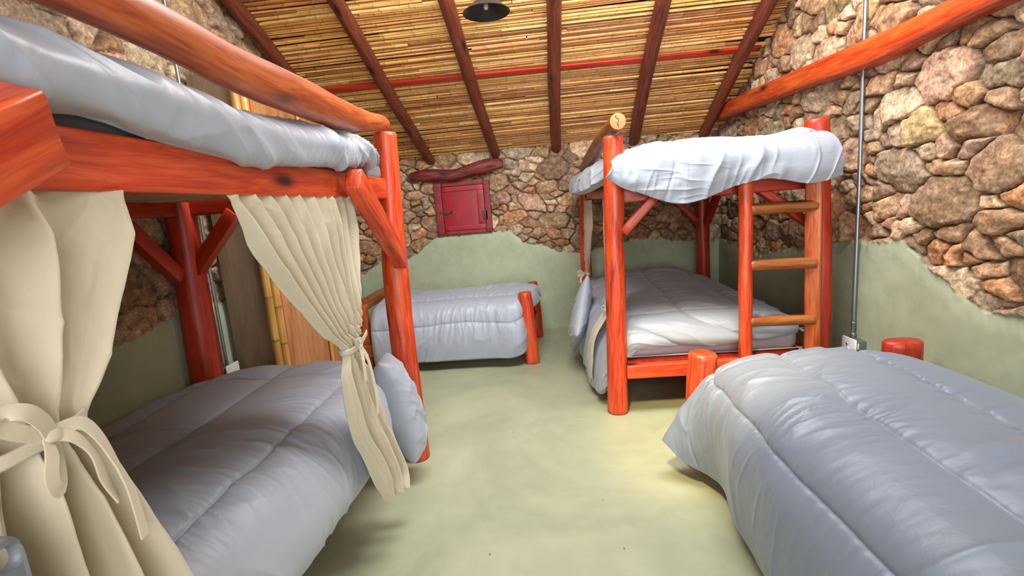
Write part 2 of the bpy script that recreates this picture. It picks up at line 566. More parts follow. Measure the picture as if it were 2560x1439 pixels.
def quilt(seams, puff=0.02, gather=0.006, wr=0.008, seed=0, along='u', cross=(), width=0.06, gf=26, wrs=1.0, drop=0.0, dropf=9.0):
    """seams: positions measured across the channels (metres), possibly functions of the other coordinate"""
    def f(U, V, S):
        a, c = (U, V) if along == 'u' else (V, U)       # a runs along the seams, c across them
        c0 = c
        c = c + 0.006 * noise(a * 6, c * 2, None, seed + 3) + 0.022 * noise(a * 1.3, c * 0.7, None, seed + 4)
        d = np.full(U.shape, 9.0)
        for s in seams:
            d = np.minimum(d, np.abs(c - s))
        for s in cross:
            d = np.minimum(d, np.abs(a + 0.03 * noise(c * 5, a, None, seed + 9) - s))
        h = puff * (1 - np.exp(-d / width)) - 0.007 * np.exp(-(d / 0.006) ** 1.5)
        # gathers pulled along the stitching
        lo = 0.45 + 0.75 * sstep(-0.4, 0.5, noise(a * 2.2, c * 3, None, seed + 8))
        g = ridge(a * gf + 0.9 * noise(a * 7, c * 9, None, seed + 1), c * 3.2, seed + 2) - 0.35
        h = h + gather * lo * g * np.exp(-d / 0.055) * (1 - np.exp(-d / 0.007))
        # long soft creases across the channels, in patches
        p1 = sstep(-0.15, 0.45, noise(a * 1.7, c * 2.1, None, seed + 25))
        p2 = sstep(0.0, 0.5, noise(a * 2.0, c * 1.6, None, seed + 26))
        k1 = ridge(a * 12.5 * wrs + c * 2.5 + 0.5 * noise(a * 2.5, c * 2.5, None, seed + 21), c * 1.5, seed + 23) - 0.3
        x = (a * 0.62 + c * 0.78); y = (-a * 0.78 + c * 0.62)
        k2 = ridge(y * 7.0 * wrs + 0.5 * noise(a * 3, c * 3, None, seed + 22), x * 1.5, seed + 24) - 0.3
        h = h + wr * (0.55 * k1 * p1 + 0.75 * k2 * p2)
        k3 = ridge(a * 21 * wrs - c * 5 + 0.6 * noise(a * 5, c * 5, None, seed + 41), c * 3.4, seed + 42) - 0.3
        h = h + wr * 0.5 * k3 * sstep(0.0, 0.5, noise(a * 3.1, c * 3.3, None, seed + 43))
        if drop:                                         # creases running down the hanging cloth, fanning out from the edge
            m1 = sstep(-0.25, 0.35, noise(a * 2.2, c * 2.4, None, seed + 51))
            t1 = ridge(c * dropf + 1.6 * (a - 1.9) * noise(c * 1.7, 0 * a + 0.3, None, seed + 52) * 4 + 0.5 * noise(a * 4, c * 4, None, seed + 53), a * 1.5, seed + 54) - 0.3
            t2 = ridge(c * dropf * 2.7 - a * 4.0 + 0.6 * noise(a * 6, c * 6, None, seed + 55), a * 3.5, seed + 56) - 0.3
            h = h + drop * (t1 * m1 + 0.4 * t2)
        return h + wr * 0.5 * fbm(a * 2.6, c * 2.6, None, seed + 30, 2) + wr * 0.10 * fbm(a * 24, c * 14, None, seed + 31, 2)
    return f


# ------------------------------------------------------------------ the room
XL, XR, YB = -2.0, 1.87, 5.13
ROOF_Z, ROOF_Y, ROOF_S = 2.0, 4.95, 0.5


def roof(y):
    y = np.asarray(y, float)
    z = ROOF_Z + ROOF_S * (ROOF_Y - y)
    return np.minimum(z, ROOF_Z + ROOF_S * (ROOF_Y - 0.9) - 0.35 * (0.9 - y))


def stone_field(x, z, seed, size=0.16, density=1.0, xr=None, zr=None):
    """rounded rubble stones: relief height, gap mask and stone colour over flattened coordinates"""
    rng = np.random.default_rng(seed)
    x0, x1 = xr; z0, z1 = zr
    seeds = []
    cell = {}
    def ok(p, r):
        gx, gz = int(p[0] / 0.4), int(p[1] / 0.4)
        for i in (-1, 0, 1):
            for j in (-1, 0, 1):
                for q in cell.get((gx + i, gz + j), ()):
                    if ((p[0] - q[0]) / 1.55) ** 2 + (p[1] - q[1]) ** 2 < ((r + q[2]) * 0.84) ** 2:
                        return False
        return True
    A = (x1 - x0) * (z1 - z0)
    for r, tries in ((size * 1.05, 60), (size * 0.8, 160), (size * 0.6, 300), (size * 0.42, 500), (size * 0.28, 1300), (size * 0.19, 1600)):
        for _ in range(int(tries * A / 4 * density)):
            rr = r * rng.uniform(0.9, 1.15)
            p = (rng.uniform(x0 - 0.1, x1 + 0.1), rng.uniform(z0 - 0.1, z1 + 0.1))
            if ok(p, rr):
                q = (p[0], p[1], rr)
                seeds.append(q)
                cell.setdefault((int(p[0] / 0.4), int(p[1] / 0.4)), []).append(q)
    S = np.array(seeds)
    n = len(S)
    th = rng.normal(-0.05, 0.22, n)
    asp = rng.uniform(1.15, 2.5, n)
    asp[S[:, 2] < size * 0.3] = rng.uniform(1.0, 2.6, (S[:, 2] < size * 0.3).sum())
    ct, st = np.cos(th), np.sin(th)
    tilt = rng.normal(0, 0.16, (n, 2)); lift = rng.uniform(-0.012, 0.016, n) + (S[:, 2] - size * 0.5) * 0.06
    pal = np.array([srgb(*c) for c in PALETTE])
    pal = pal * 0.62 + np.array(srgb(158, 126, 94)) * 0.38
    ci = rng.choice(len(pal), n, p=PAL_P)
    scol = pal[ci] * rng.uniform(0.7, 1.3, (n, 1)) * rng.uniform(0.97, 1.03, (n, 3))
    wx = x + 0.022 * fbm(x * 9, z * 9, None, seed + 1, 3) + 0.005 * noise(x * 30, z * 30, None, seed + 2)
    wz = z + 0.022 * fbm(x * 9, z * 9, None, seed + 5, 3) + 0.005 * noise(x * 30, z * 30, None, seed + 6)
    N = len(x)
    best = np.full(N, 9e9, np.float32); second = np.full(N, 9e9, np.float32); bi = np.zeros(N, np.int32)
    order = np.argsort(wx)
    sx = wx[order]
    for i in range(n):                                   # only points within reach of each stone
        reach = 3.6 * S[i, 2] + 0.1
        a, b = np.searchsorted(sx, (S[i, 0] - reach * 1.6, S[i, 0] + reach * 1.6))
        ix = order[a:b]
        dz = wz[ix] - S[i, 1]
        m = np.abs(dz) < reach
        ix = ix[m]; dz = dz[m]
        dx = wx[ix] - S[i, 0]
        u = (dx * ct[i] + dz * st[i]) / math.sqrt(asp[i]); v = (-dx * st[i] + dz * ct[i]) * math.sqrt(asp[i])
        d = (u * u + v * v) ** 0.94 - S[i, 2] ** 2 * 1.15
        d = d.astype(np.float32)
        bb = best[ix]
        win = d < bb
        second[ix] = np.where(win, bb, np.minimum(second[ix], d))
        best[ix] = np.where(win, d, bb)
        bi[ix] = np.where(win, i, bi[ix])
    rs = S[bi, 2]
    e = np.clip((second - best) / (2.6 * (rs + size * 0.35)), 0, 1)              # roughly the distance to the joint, metres
    prof = sstep(0.0, 0.015, e) * 0.80 + (1 - np.exp(-e / 0.022)) * 0.20
    dx = x - S[bi, 0]; dz = z - S[bi, 1]
    f1 = noise(x * 8 + bi * 3.1, z * 10 + bi * 1.3, None, seed + 11)
    pk = None
    for k in range(5):                                   # broken stone: several flat faces meeting in edges
        g = rng.normal(0, 0.20, (n, 2)); o_ = rng.uniform(0.0, 0.020, n)
        v = o_[bi] + g[bi, 0] * dx + g[bi, 1] * dz
        pk = v if pk is None else np.minimum(pk, v)
    facet = 0.012 + 0.85 * pk + 0.006 * np.abs(f1) + 0.011 * fbm(x * 22 + bi * 1.9, z * 34, None, seed + 12, 4)
    h = prof * np.maximum(0.027 + lift[bi] + 0.5 * tilt[bi, 0] * dx + 0.5 * tilt[bi, 1] * dz + facet, 0.006) - 0.012
    h += 0.0024 * fbm(x * 38, z * 46, None, seed + 14, 2) * prof
    mort = np.array(srgb(74, 54, 42))
    mk = sstep(0.001, 0.008, e)[:, None]
    # strata bands inside each stone
    band = 1 + 0.16 * noise((z * 34 + x * 6) + bi * 1.7, x * 5 + bi, None, seed + 15)
    c = mort * (1 - mk) + scol[bi] * mk * band[:, None]
    return h, c


PALETTE = [(170, 134, 98), (152, 114, 80), (188, 160, 128), (144, 100, 64), (152, 134, 110), (178, 120, 76), (200, 176, 146), (122, 96, 70), (174, 136, 114), (148, 126, 82)]
PAL_P = [0.15, 0.15, 0.13, 0.10, 0.12, 0.10, 0.08, 0.06, 0.07, 0.04]


def stone_wall(name, axis, pos, inward, a0, a1, da, dz, edge, seed, size, ztop, hole=None, groove=None):
    """wall plane perpendicular to `axis`; a runs along it; edge = [(a, z)] upper outline of the plaster"""
    na = int((a1 - a0) / da) + 1
    zmax = float(np.max(ztop(np.linspace(a0, a1, 50))))
    nz = int(zmax / dz) + 1
    a = np.linspace(a0, a1, na); t = np.linspace(0, 1, nz)
    Aa = np.repeat(a[:, None], nz, 1); Zz = ztop(a)[:, None] * t[None, :]
    x, z = Aa.ravel(), Zz.ravel()
    h, c = stone_field(x, z, seed, size, 1.0, (a0, a1), (0.4, zmax))
    E = np.array(edge)
    ze = np.interp(x, E[:, 0], E[:, 1]) + 0.030 * fbm(x * 5, x * 0 + 0.5, None, seed + 71, 4) + 0.012 * noise(x * 38, z * 20, None, seed + 72)
    m = sstep(0.006, -0.012, z - ze)
    soft = sstep(0.03, -0.10, z - ze)
    ph = 0.030 + 0.006 * fbm(x * 2.5, z * 2.5, None, seed + 73, 3) - 0.012 * (1 - soft)
    hh = np.where(m > 0, h * (1 - m) + np.maximum(ph, h * 0.25 * (1 - soft)) * m, h)
    if groove:
        hh = np.where(np.abs(x - groove) < 0.022, np.minimum(hh, 0.032), hh)
    if hole:
        q = np.maximum(np.maximum(hole[0] - x, x - hole[1]), np.maximum(hole[2] - z, z - hole[3]))
        hh = np.where(q < 0.008, np.minimum(hh, 0.0), hh)
    V = np.zeros((len(x), 3))
    if axis == 'x':
        V[:, 0] = pos + inward * hh; V[:, 1] = x; V[:, 2] = z
    else:
        V[:, 1] = pos + inward * hh; V[:, 0] = x; V[:, 2] = z
    F = grid_faces(na, nz, flip=(axis == 'x') == (inward < 0))
    o = link_mesh(name, V, F, MT['stone'], None, None, {'stone_colour': c, 'plaster_mask': m})
    return tag(o, kind='structure')


EDGE_BACK = [(-2.1, 0.70), (-1.98, 0.715), (-1.76, 0.85), (-1.49, 0.86), (-1.304, 0.95), (-1.14, 1.07), (-1.03, 1.083), (-0.42, 1.095), (-0.29, 1.065), (-0.18, 0.945), (0.03, 0.91), (0.2, 0.855), (0.37, 0.80), (0.7, 0.84), (1.04, 0.895), (1.45, 0.864), (1.9, 0.83)]
EDGE_RIGHT = [(-2.0, 0.8), (1.3, 0.78), (1.94, 0.766), (2.08, 0.76), (2.235, 0.80), (2.33, 0.885), (2.45, 0.93), (2.535, 1.0), (2.59, 1.03), (2.77, 1.01), (3.0, 0.977), (3.2, 0.93), (3.59, 0.903), (3.88, 0.84), (4.15, 0.763), (4.38, 0.79), (4.64, 0.842), (5.2, 0.85)]
EDGE_LEFT = [(-2.0, 0.9), (1.6, 0.85), (2.0, 0.86), (2.4, 0.92), (2.8, 0.9), (5.2, 0.75)]

stone_wall('wall_back', 'y', YB, -1, XL - 0.06, XR + 0.06, 0.0065, 0.0065, EDGE_BACK, 11, 0.118, lambda a: np.full_like(a, 1.98), hole=(-1.08, -0.495, 1.092, 1.70))
stone_wall('wall_right', 'x', XR, -1, 0.9, YB + 0.02, 0.006, 0.006, EDGE_RIGHT, 23, 0.128, lambda a: np.minimum(roof(a) + 0.03, 3.3), groove=2.898)
stone_wall('wall_left', 'x', XL, 1, 0.0, YB + 0.02, 0.009, 0.009, EDGE_LEFT, 37, 0.165, lambda a: np.minimum(roof(a) + 0.03, 3.3))

# plastered continuation of the side walls beside and behind the camera
def slab(name, lo, hi, mat, kind='structure'):
    return tag(box(name, lo, hi, mat, None, 0.002), kind=kind)


fl = slab('floor', (XL - 0.15, -2.0, -0.12), (XR + 0.15, YB + 0.15, 0.0), MT['floor'])
pl = plain_mat('green_wall_plaster', srgb(150, 154, 120), 0.85, 0, 0.08, 5)
slab('wall_right_front', (XR - 0.02, -2.0, 0.0), (XR + 0.13, 0.9, 3.4), pl)
slab('added_wall_front_left', (XL, -0.16, 0.0), (-0.66, -0.02, 3.4), pl)  # unseen wall, added to keep light from behind out of the left bunk
slab('wall_left_front', (XL - 0.13, -2.0, 0.0), (XL + 0.02, 0.0, 3.4), pl)


def make_ceiling():
    rng = np.random.default_rng(5)
    VS, FS, GS, CS = [], [], [], []
    off = 0
    ang = math.atan(ROOF_S)
    ca, sa = math.cos(ang), math.sin(ang)
    slope_len = (5.10 - 0.9) / ca
    rowpos = 0.0
    ns = 8
    circ = circle(ns)
    r_row = 0.0115
    while rowpos < slope_len:
        skew = rng.normal(0.012, 0.008)
        xs = XL - 0.08 - rng.uniform(0, 1.5)
        while xs < XR + 0.08:
            ln = rng.uniform(1.2, 2.8)
            r0 = rng.uniform(0.0085, 0.0150); r1 = r0 * rng.uniform(0.75, 1.0)
            node = rng.uniform(0.16, 0.28)
            st = [0.0]; rr = [1.0]; nd = [0.0]
            q = rng.uniform(0.02, node)
            while q < ln - 0.02:
                st += [q - 0.009, q, q + 0.009]; rr += [1.0, 1.22, 1.0]; nd += [0.0, 1.0, 0.1]
                q += node * rng.uniform(0.85, 1.15)
            st.append(ln); rr.append(1.0); nd.append(0.0)
            st = np.array(st); rr = np.array(rr); nd = np.array(nd)
            x = xs + st
            keep = (x > XL - 0.1) & (x < XR + 0.1)
            if keep.sum() >= 2:
                x = x[keep]; rad = (r0 + (r1 - r0) * st[keep] / ln) * rr[keep]; ndk = nd[keep]
                d = rowpos + skew * (x + 0.1) + 0.004 * noise(x * 1.5, x * 0 + rowpos * 9, None, 3) + rng.normal(0, 0.0025)
                nrm = rng.normal(0.0, 0.003)
                # local frame: along x; across slope; normal downwards
                yb, zb = 5.10 - d * ca, ROOF_Z + ROOF_S * (ROOF_Y - 5.10) + d * sa
                P = np.zeros((len(x), ns, 3))
                P[:, :, 0] = x[:, None]
                acr = rad[:, None] * circ[None, :, 0]; nor = rad[:, None] * circ[None, :, 1] + nrm + 0.014
                P[:, :, 1] = yb[:, None] - acr * ca + nor * sa
                P[:, :, 2] = zb[:, None] + acr * sa + nor * ca
                G = np.zeros_like(P); G[:, :, 0] = x[:, None] + rng.uniform(0, 50); G[:, :, 1] = acr; G[:, :, 2] = nor
                base = np.array(srgb(*random.choice([(214, 164, 92), (200, 148, 80), (182, 126, 68), (222, 178, 110), (166, 110, 60), (194, 146, 90), (146, 94, 50)])))
                base = np.minimum(base * rng.uniform(1.1, 1.6), 0.92)
                C = base[None, None, :] * (1 - 0.45 * ndk)[:, None, None] * np.ones((1, ns, 1))
                i = np.arange(len(x) * ns).reshape(-1, ns) + off
                a, b = i[:-1], i[1:]
                FS.append(np.stack([a, b, np.roll(b, -1, 1), np.roll(a, -1, 1)], 2).reshape(-1, 4))
                VS.append(P.reshape(-1, 3)); GS.append(G.reshape(-1, 3)); CS.append(C.reshape(-1, 3))
                off += len(x) * ns
            xs += ln + rng.uniform(-0.02, 0.01)
        rowpos += rng.uniform(0.0165, 0.0225)
    V = np.concatenate(VS); F = np.concatenate(FS); G = np.concatenate(GS); C = np.concatenate(CS)
    o = link_mesh('ceiling', V, F, MT['cane'], None, G, {'cane_colour': C})
    tag(o, kind='structure')
    # dark boards above the canes and the far slope over the camera
    dk = plain_mat('dark_roof_boards', srgb(52, 32, 18), 0.9)
    y0, y1, y2 = 5.30, 0.9, -2.1
    up = 0.05
    def quadbox(name, ya, yb2):
        za, zb2 = float(roof(ya)) + up, float(roof(yb2)) + up
        if ya > 5.1: za = ROOF_Z + ROOF_S * (ROOF_Y - ya) + up
        t = 0.06
        vv = [(XL - 0.2, ya, za), (XR + 0.2, ya, za), (XR + 0.2, yb2, zb2), (XL - 0.2, yb2, zb2)]
        vv = vv + [(p[0], p[1], p[2] + t) for p in vv]
        ff = [(0, 1, 2, 3), (4, 7, 6, 5), (0, 4, 5, 1), (1, 5, 6, 2), (2, 6, 7, 3), (3, 7, 4, 0)]
        return tag(link_mesh(name, vv, ff, dk, smooth=False), kind='structure')
    quadbox('ceiling_boards', y0, y1)
    quadbox('ceiling_front_slope', y1, y2)


make_ceiling()


def rafter(x_low, x_high, r, label):
    """pole along the roof slope from the back wall up to the ridge"""
    pts = []
    for k, y in enumerate(np.linspace(5.15, 1.0, 6)):
        f = (4.9 - y) / (4.9 - 3.4)
        pts.append((x_low + (x_high - x_low) * f + 0.008 * math.sin(k * 2.1 + x_low * 9), y, ROOF_Z + ROOF_S * (ROOF_Y - y) - 0.030 + 0.004 * math.sin(k * 1.7 + x_low)))
    o = log('rafter', pts, [r * 0.95, r, r, r * 1.05, r * 1.05, r * 1.1], MT['rafter'], None, wob=0.04, n=18, step=0.06)
    return tag(o, label, 'rafter', 'red brown poles carrying the cane ceiling', 'thing')


rafter(-1.83, -1.90, 0.055, 'dark round rafter pole running up against the left stone wall')
rafter(-1.117, -1.235, 0.052, 'red brown round rafter that comes down just right of the left bunk post top')
rafter(-0.422, -0.525, 0.052, 'red brown round rafter that comes down above the crooked red lintel of the shutter')
rafter(0.216, 0.200, 0.052, 'red brown round rafter next right of the pendant lamp, ending mid back wall')
rafter(0.998, 0.930, 0.055, 'red brown round rafter ending just behind the right bunk\'s sawn log end')
rafter(1.695, 1.675, 0.052, 'red brown round rafter running up along the right stone wall')
yp = 4.115
pz = ROOF_Z + ROOF_S * (ROOF_Y - yp) - 0.012
o = beam('purlin', (XL + 0.06, yp, pz), (XR - 0.06, yp, pz), 0.055, 0.018, MT['red_dark'], None, up=(0, ROOF_S, 1), bev=0.003, wob=0.0)
tag(o, 'flat red batten crossing the cane ceiling from wall to wall behind the rafters', 'batten', kind='thing')

# squared log along the right wall
_seed[0] += 1
V, F, G = sweep([(1.80, 5.10, 2.055), (1.80, 4.47, 2.050), (1.80, 3.55, 2.020), (1.80, 2.78, 1.990), (1.80, 2.40, 1.995), (1.80, 1.8, 2.008), (1.80, 1.0, 2.02)], rrect(0.125, 0.140, 0.03), [0.95, 1.0, 0.97, 1.0, 0.82, 0.8, 0.85], (0, 0, 1), 0.03, _seed[0], 0.04, 0.01)
o = link_mesh('wall_log', V, F, MT['beam'], None, G, sharp=50)
tag(o, 'long squared red log running along the right stone wall above the bunk', 'log', kind='thing')

# ------------------------------------------------------------------ shutter and lintel in the back wall
sh = thing('wall_shutter', 'small crimson wooden shutter set in the back stone wall under the lintel', 'shutter', (-0.79, 5.08, 1.10))
sy = 5.072
fr = []
for nm, lo, hi in (('a', (-1.080, sy, 1.095), (-1.003, 5.17, 1.635)), ('b', (-0.556, sy, 1.095), (-0.495, 5.17, 1.635))):
    box('frame_post', lo, hi, MT['shutter_frame'], sh, 0.006)
box('frame_sill', (-1.003, sy + 0.004, 1.092), (-0.556, 5.17, 1.130), MT['shutter_frame'], sh, 0.006)
box('frame_head', (-1.003, sy + 0.004, 1.595), (-0.556, 5.17, 1.645), MT['shutter_frame'], sh, 0.006)
leaf = box('leaf', (-1.000, 5.090, 1.132), (-0.559, 5.12, 1.593), MT['shutter'], sh, 0.003)
box('top_rail', (-0.999, 5.080, 1.540), (-0.560, 5.096, 1.592), MT['shutter'], leaf, 0.003)
box('bottom_rail', (-0.999, 5.084, 1.133), (-0.560, 5.096, 1.185), MT['shutter'], leaf, 0.003)
box('hinge_stile', (-0.632, 5.080, 1.186), (-0.560, 5.096, 1.539), MT['shutter'], leaf, 0.003)
bo = box('bolt', (-1.035, 5.070, 1.318), (-0.925, 5.084, 1.332), MT['iron'], sh, 0.003); tag(bo, 'rusty iron bolt')
log('bolt_knob', [(-0.91, 5.075, 1.330), (-0.90, 5.050, 1.336)], [0.009, 0.008], MT['iron'], bo, 0, 10, 0.01, 0.002)
box('bolt_plate', (-1.015, 5.080, 1.305), (-0.945, 5.0895, 1.345), MT['iron'], bo, 0.002)
tag(box('hinge', (-0.585, 5.072, 1.225), (-0.535, 5.0795, 1.320), MT['iron'], sh, 0.002), 'rusty iron hinge plate')
tag(box('hinge', (-0.570, 5.069, 1.120), (-0.540, 5.0715, 1.150), MT['iron'], sh, 0.001), 'small rusty iron hinge plate')

o = log('lintel', [(-1.31, 5.07, 1.722), (-1.20, 5.06, 1.722), (-1.05, 5.055, 1.718), (-0.85, 5.05, 1.700), (-0.70, 5.05, 1.728), (-0.56, 5.05, 1.752), (-0.46, 5.06, 1.776), (-0.33, 5.07, 1.785)], [0.038, 0.058, 0.064, 0.056, 0.062, 0.072, 0.066, 0.046], MT['lintel'], None, wob=0.16, n=26, step=0.02)
tag(o, 'crooked dark red log lintel lying over the crimson shutter in the stone wall', 'lintel', kind='thing')

# ------------------------------------------------------------------ electrical pipes and sockets
o = log('conduit_pipe', [(1.822, 2.885, 0.43), (1.824, 2.89, 1.3), (1.824, 2.898, 2.0), (1.824, 2.900, 3.0)], 0.0105, MT['steel'], None, 0.0, 14, 0.1, 0.001)
pipe = tag(o, 'thin grey steel conduit pipe rising up the right stone wall from the white socket', 'pipe', kind='thing')
log('pipe_clip', [(1.822, 2.8855, 0.50), (1.822, 2.8857, 0.512)], 0.0135, MT['steel'], pipe, 0, 14, 0.02, 0.001)
so = thing('wall_socket', 'white faced power socket on a grey box at the foot of the right wall pipe', 'socket', (1.82, 2.83, 0.30))
hb = box('housing', (1.785, 2.79, 0.295), (1.845, 2.905, 0.415), MT['greybox'], so, 0.006)
fp = box('cover_plate', (1.776, 2.786, 0.285), (1.786, 2.912, 0.425), MT['white_plastic'], so, 0.004)
lathe('outlet', [(0.0, 0.004), (0.019, 0.004), (0.021, 0.0), (0.0, 0.0)], (1.776, 2.850, 0.350), MT['white_plastic'], fp, 24, (-1, 0, 0))
lathe('screw', [(0.0, 0.006), (0.007, 0.005), (0.009, 0.0), (0.0, 0.0)], (1.776, 2.860, 0.388), MT['steel'], fp, 16, (-1, 0, 0))
lathe('knockout', [(0.0, 0.003), (0.012, 0.003), (0.013, 0.0), (0.0, 0.0)], (1.815, 2.790, 0.345), MT['steel'], hb, 18, (0, -1, 0))
tag(box('rating_sticker', (1.789, 2.7885, 0.37), (1.800, 2.7905, 0.405), MT['white_plastic'], hb, 0.0004), 'small white sticker')
log('connector', [(1.822, 2.884, 0.41), (1.822, 2.884, 0.445)], 0.015, MT['steel'], so, 0, 14, 0.01, 0.002)

o = log('conduit_pipe', [(XL + 0.055, 2.69, 0.52), (XL + 0.06, 2.69, 1.4), (XL + 0.075, 2.70, 2.05), (XL + 0.075, 2.70, 2.9)], 0.010, MT['steel'], None, 0.0, 14, 0.1, 0.001)
tag(o, 'thin steel conduit pipe going up the left wall between bunk post and wardrobe', 'pipe', kind='thing')
so2 = thing('wall_socket', 'small white socket behind the left bunk, low between post and wardrobe', 'socket', (XL + 0.05, 2.68, 0.46))
box('housing', (XL + 0.025, 2.63, 0.42), (XL + 0.09, 2.73, 0.53), MT['greybox'], so2, 0.005)
fp = box('cover_plate', (XL + 0.09, 2.622, 0.412), (XL + 0.10, 2.738, 0.545), MT['white_plastic'], so2, 0.004)
lathe('outlet', [(0.0, 0.004), (0.019, 0.004), (0.021, 0.0), (0.0, 0.0)], (XL + 0.10, 2.68, 0.475), MT['white_plastic'], fp, 20, (1, 0, 0))

# ------------------------------------------------------------------ pendant lamp
la = thing('pendant_lamp', 'black conical pendant lamp hanging from the cane ceiling', 'lamp', (-0.245, 3.30, 2.60))
lc = (-0.245, 3.30, 2.565)
lathe('lamp_shade', [(0.150, 0.0), (0.152, 0.002), (0.100, 0.045), (0.050, 0.080), (0.022, 0.105), (0.020, 0.125), (0.017, 0.124), (0.019, 0.102), (0.047, 0.076), (0.097, 0.041), (0.147, 0.001), (0.150, 0.0)], lc, MT['black'], la, 48)
lathe('lamp_socket', [(0.0, 0.06), (0.015, 0.062), (0.016, 0.10), (0.0, 0.11)], lc, MT['steel'], la, 20)
lathe('bulb', [(0.0, 0.018), (0.010, 0.021), (0.016, 0.032), (0.015, 0.045), (0.010, 0.06), (0.0, 0.062)], lc, MT['glass'], la, 20)
log('cord', [(lc[0], lc[1], lc[2] + 0.12), (lc[0], lc[1], float(roof(3.30)) + 0.02)], 0.004, MT['black'], la, 0, 8, 0.1, 0.001)

# ------------------------------------------------------------------ wardrobe
wd = thing('wardrobe', 'tall plywood wardrobe with bamboo strips standing behind the left bunk', 'wardrobe', (-1.83, 3.40, 0))
WX, WY0, WY1, WZ = -1.66, 2.78, 3.93, 2.22
body = box('side_panel', (-1.94, WY0, 0.0), (WX - 0.02, WY0 + 0.02, WZ), MT['ply_pale'], wd, 0.003)
box('back_panel', (-1.94, WY1 - 0.02, 0.0), (WX - 0.02, WY1, WZ), MT['ply_pale'], wd, 0.003)
box('top_panel', (-1.94, WY0 + 0.02, WZ - 0.02), (WX - 0.02, WY1 - 0.02, WZ), MT['ply_pale'], wd, 0.003)
box('bottom_panel', (-1.94, WY0 + 0.02, 0.0), (WX - 0.02, WY1 - 0.02, 0.08), MT['red_dark'], wd, 0.003)
box('frame_stile', (WX - 0.02, WY0 + 0.075, 0), (WX + 0.004, WY0 + 0.125, WZ), MT['red'], wd)
box('frame_stile', (WX - 0.02, WY1 - 0.055, 0), (WX + 0.004, WY1, WZ), MT['red'], wd)
box('frame_rail', (WX - 0.02, WY0 + 0.125, WZ - 0.06), (WX + 0.002, WY1 - 0.055, WZ), MT['red'], wd)
ym = 3.46
box('door', (WX - 0.02, WY0 + 0.128, 0.08), (WX, ym - 0.018, WZ - 0.062), MT['ply'], wd, 0.002)
box('door', (WX - 0.02, ym + 0.018, 0.08), (WX, WY1 - 0.058, WZ - 0.062), MT['ply'], wd, 0.002)
box('middle_stile', (WX - 0.02, ym - 0.016, 0.08), (WX - 0.002, ym + 0.016, WZ - 0.062), MT['red_dark'], wd, 0.002)


def bamboo(name, x, y, z0, z1, r, parent, seed):
    rng = random.Random(seed)
    st, rr, nd = [z0], [r], [0]
    q = z0 + rng.uniform(0.1, 0.25)
    while q < z1 - 0.04:
        st += [q - 0.010, q - 0.002, q + 0.003, q + 0.012]; rr += [r, r * 1.08, r * 1.08, r * 0.98]; nd += [0, 1, 1, 0.2]
        q += rng.uniform(0.22, 0.30)
    st.append(z1); rr.append(r); nd.append(0)
    n = 18
    a = np.arange(n) / n * 2 * np.pi
    st, rr, nd = np.array(st), np.array(rr), np.array(nd)
    V = np.stack([x + rr[:, None] * np.cos(a), y + rr[:, None] * np.sin(a), np.repeat(st[:, None], n, 1)], 2)
    G = np.stack([np.repeat(st[:, None], n, 1) + seed, rr[:, None] * np.cos(a), rr[:, None] * np.sin(a)], 2)
    C = np.array(srgb(196, 150, 74))[None, None] * (1 - 0.5 * nd)[:, None, None] * np.ones((1, n, 1))
    i = np.arange(len(st) * n).reshape(-1, n)
    u, v = i[:-1], i[1:]
    F = np.stack([u, np.roll(u, -1, 1), np.roll(v, -1, 1), v], 2).reshape(-1, 4).tolist()
    V = np.concatenate([V.reshape(-1, 3), [(x, y, z1)]]); G = np.concatenate([G.reshape(-1, 3), [(z1, 0, 0)]]); C = np.concatenate([C.reshape(-1, 3), [srgb(150, 110, 60)]])
    F += [(int(i[-1, j]), int(i[-1, (j + 1) % n]), len(V) - 1) for j in range(n)]
    return link_mesh(name, V, F, MT['cane'], parent, G, {'cane_colour': C}, sharp=60)


bamboo('bamboo_strip', WX - 0.005, WY0 - 0.008, 0.0, WZ, 0.024, wd, 3)
bamboo('bamboo_strip', WX + 0.012, WY0 + 0.044, 0.0, WZ, 0.026, wd, 4)
bamboo('bamboo_strip', WX + 0.010, ym, 0.0, WZ, 0.013, wd, 5)
bamboo('bamboo_strip', WX + 0.010, WY1 - 0.075, 0.0, WZ, 0.013, wd, 6)

# ------------------------------------------------------------------ left bunk
LX = -0.72                                               # aisle face of the bunk
lb = thing('bunk_bed', 'large red log bunk bed filling the left of the room, with cream curtains', 'bunk bed', (-1.3, 1.35, 0))
log('post', [(-0.765, 2.464, 0.0), (-0.775, 2.464, 0.60), (-0.770, 2.464, 1.02), (-0.752, 2.464, 1.42), (-0.740, 2.464, 1.757)], [0.066, 0.066, 0.067, 0.058, 0.057], MT['red'], lb, 0.045, 26, 0.025)
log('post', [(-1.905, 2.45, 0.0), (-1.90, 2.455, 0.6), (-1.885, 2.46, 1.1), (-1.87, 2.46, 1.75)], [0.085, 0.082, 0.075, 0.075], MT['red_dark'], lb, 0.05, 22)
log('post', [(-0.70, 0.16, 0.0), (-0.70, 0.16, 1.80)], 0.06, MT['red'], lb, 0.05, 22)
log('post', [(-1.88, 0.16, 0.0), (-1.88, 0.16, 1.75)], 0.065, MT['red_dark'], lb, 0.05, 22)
gl = log('guard_log', [(-0.690, 0.12, 1.735), (-0.695, 0.5, 1.738), (-0.70, 0.95, 1.735), (-0.70, 1.16, 1.722), (-0.702, 1.45, 1.724), (-0.715, 1.85, 1.735), (-0.735, 2.2, 1.768), (-0.750, 2.44, 1.802), (-0.752, 2.53, 1.800)], [0.045, 0.046, 0.046, 0.050, 0.056, 0.054, 0.044, 0.036, 0.028], MT['orange'], lb, 0.06, 26, 0.02)
tag(gl, 'orange brown peeled log')
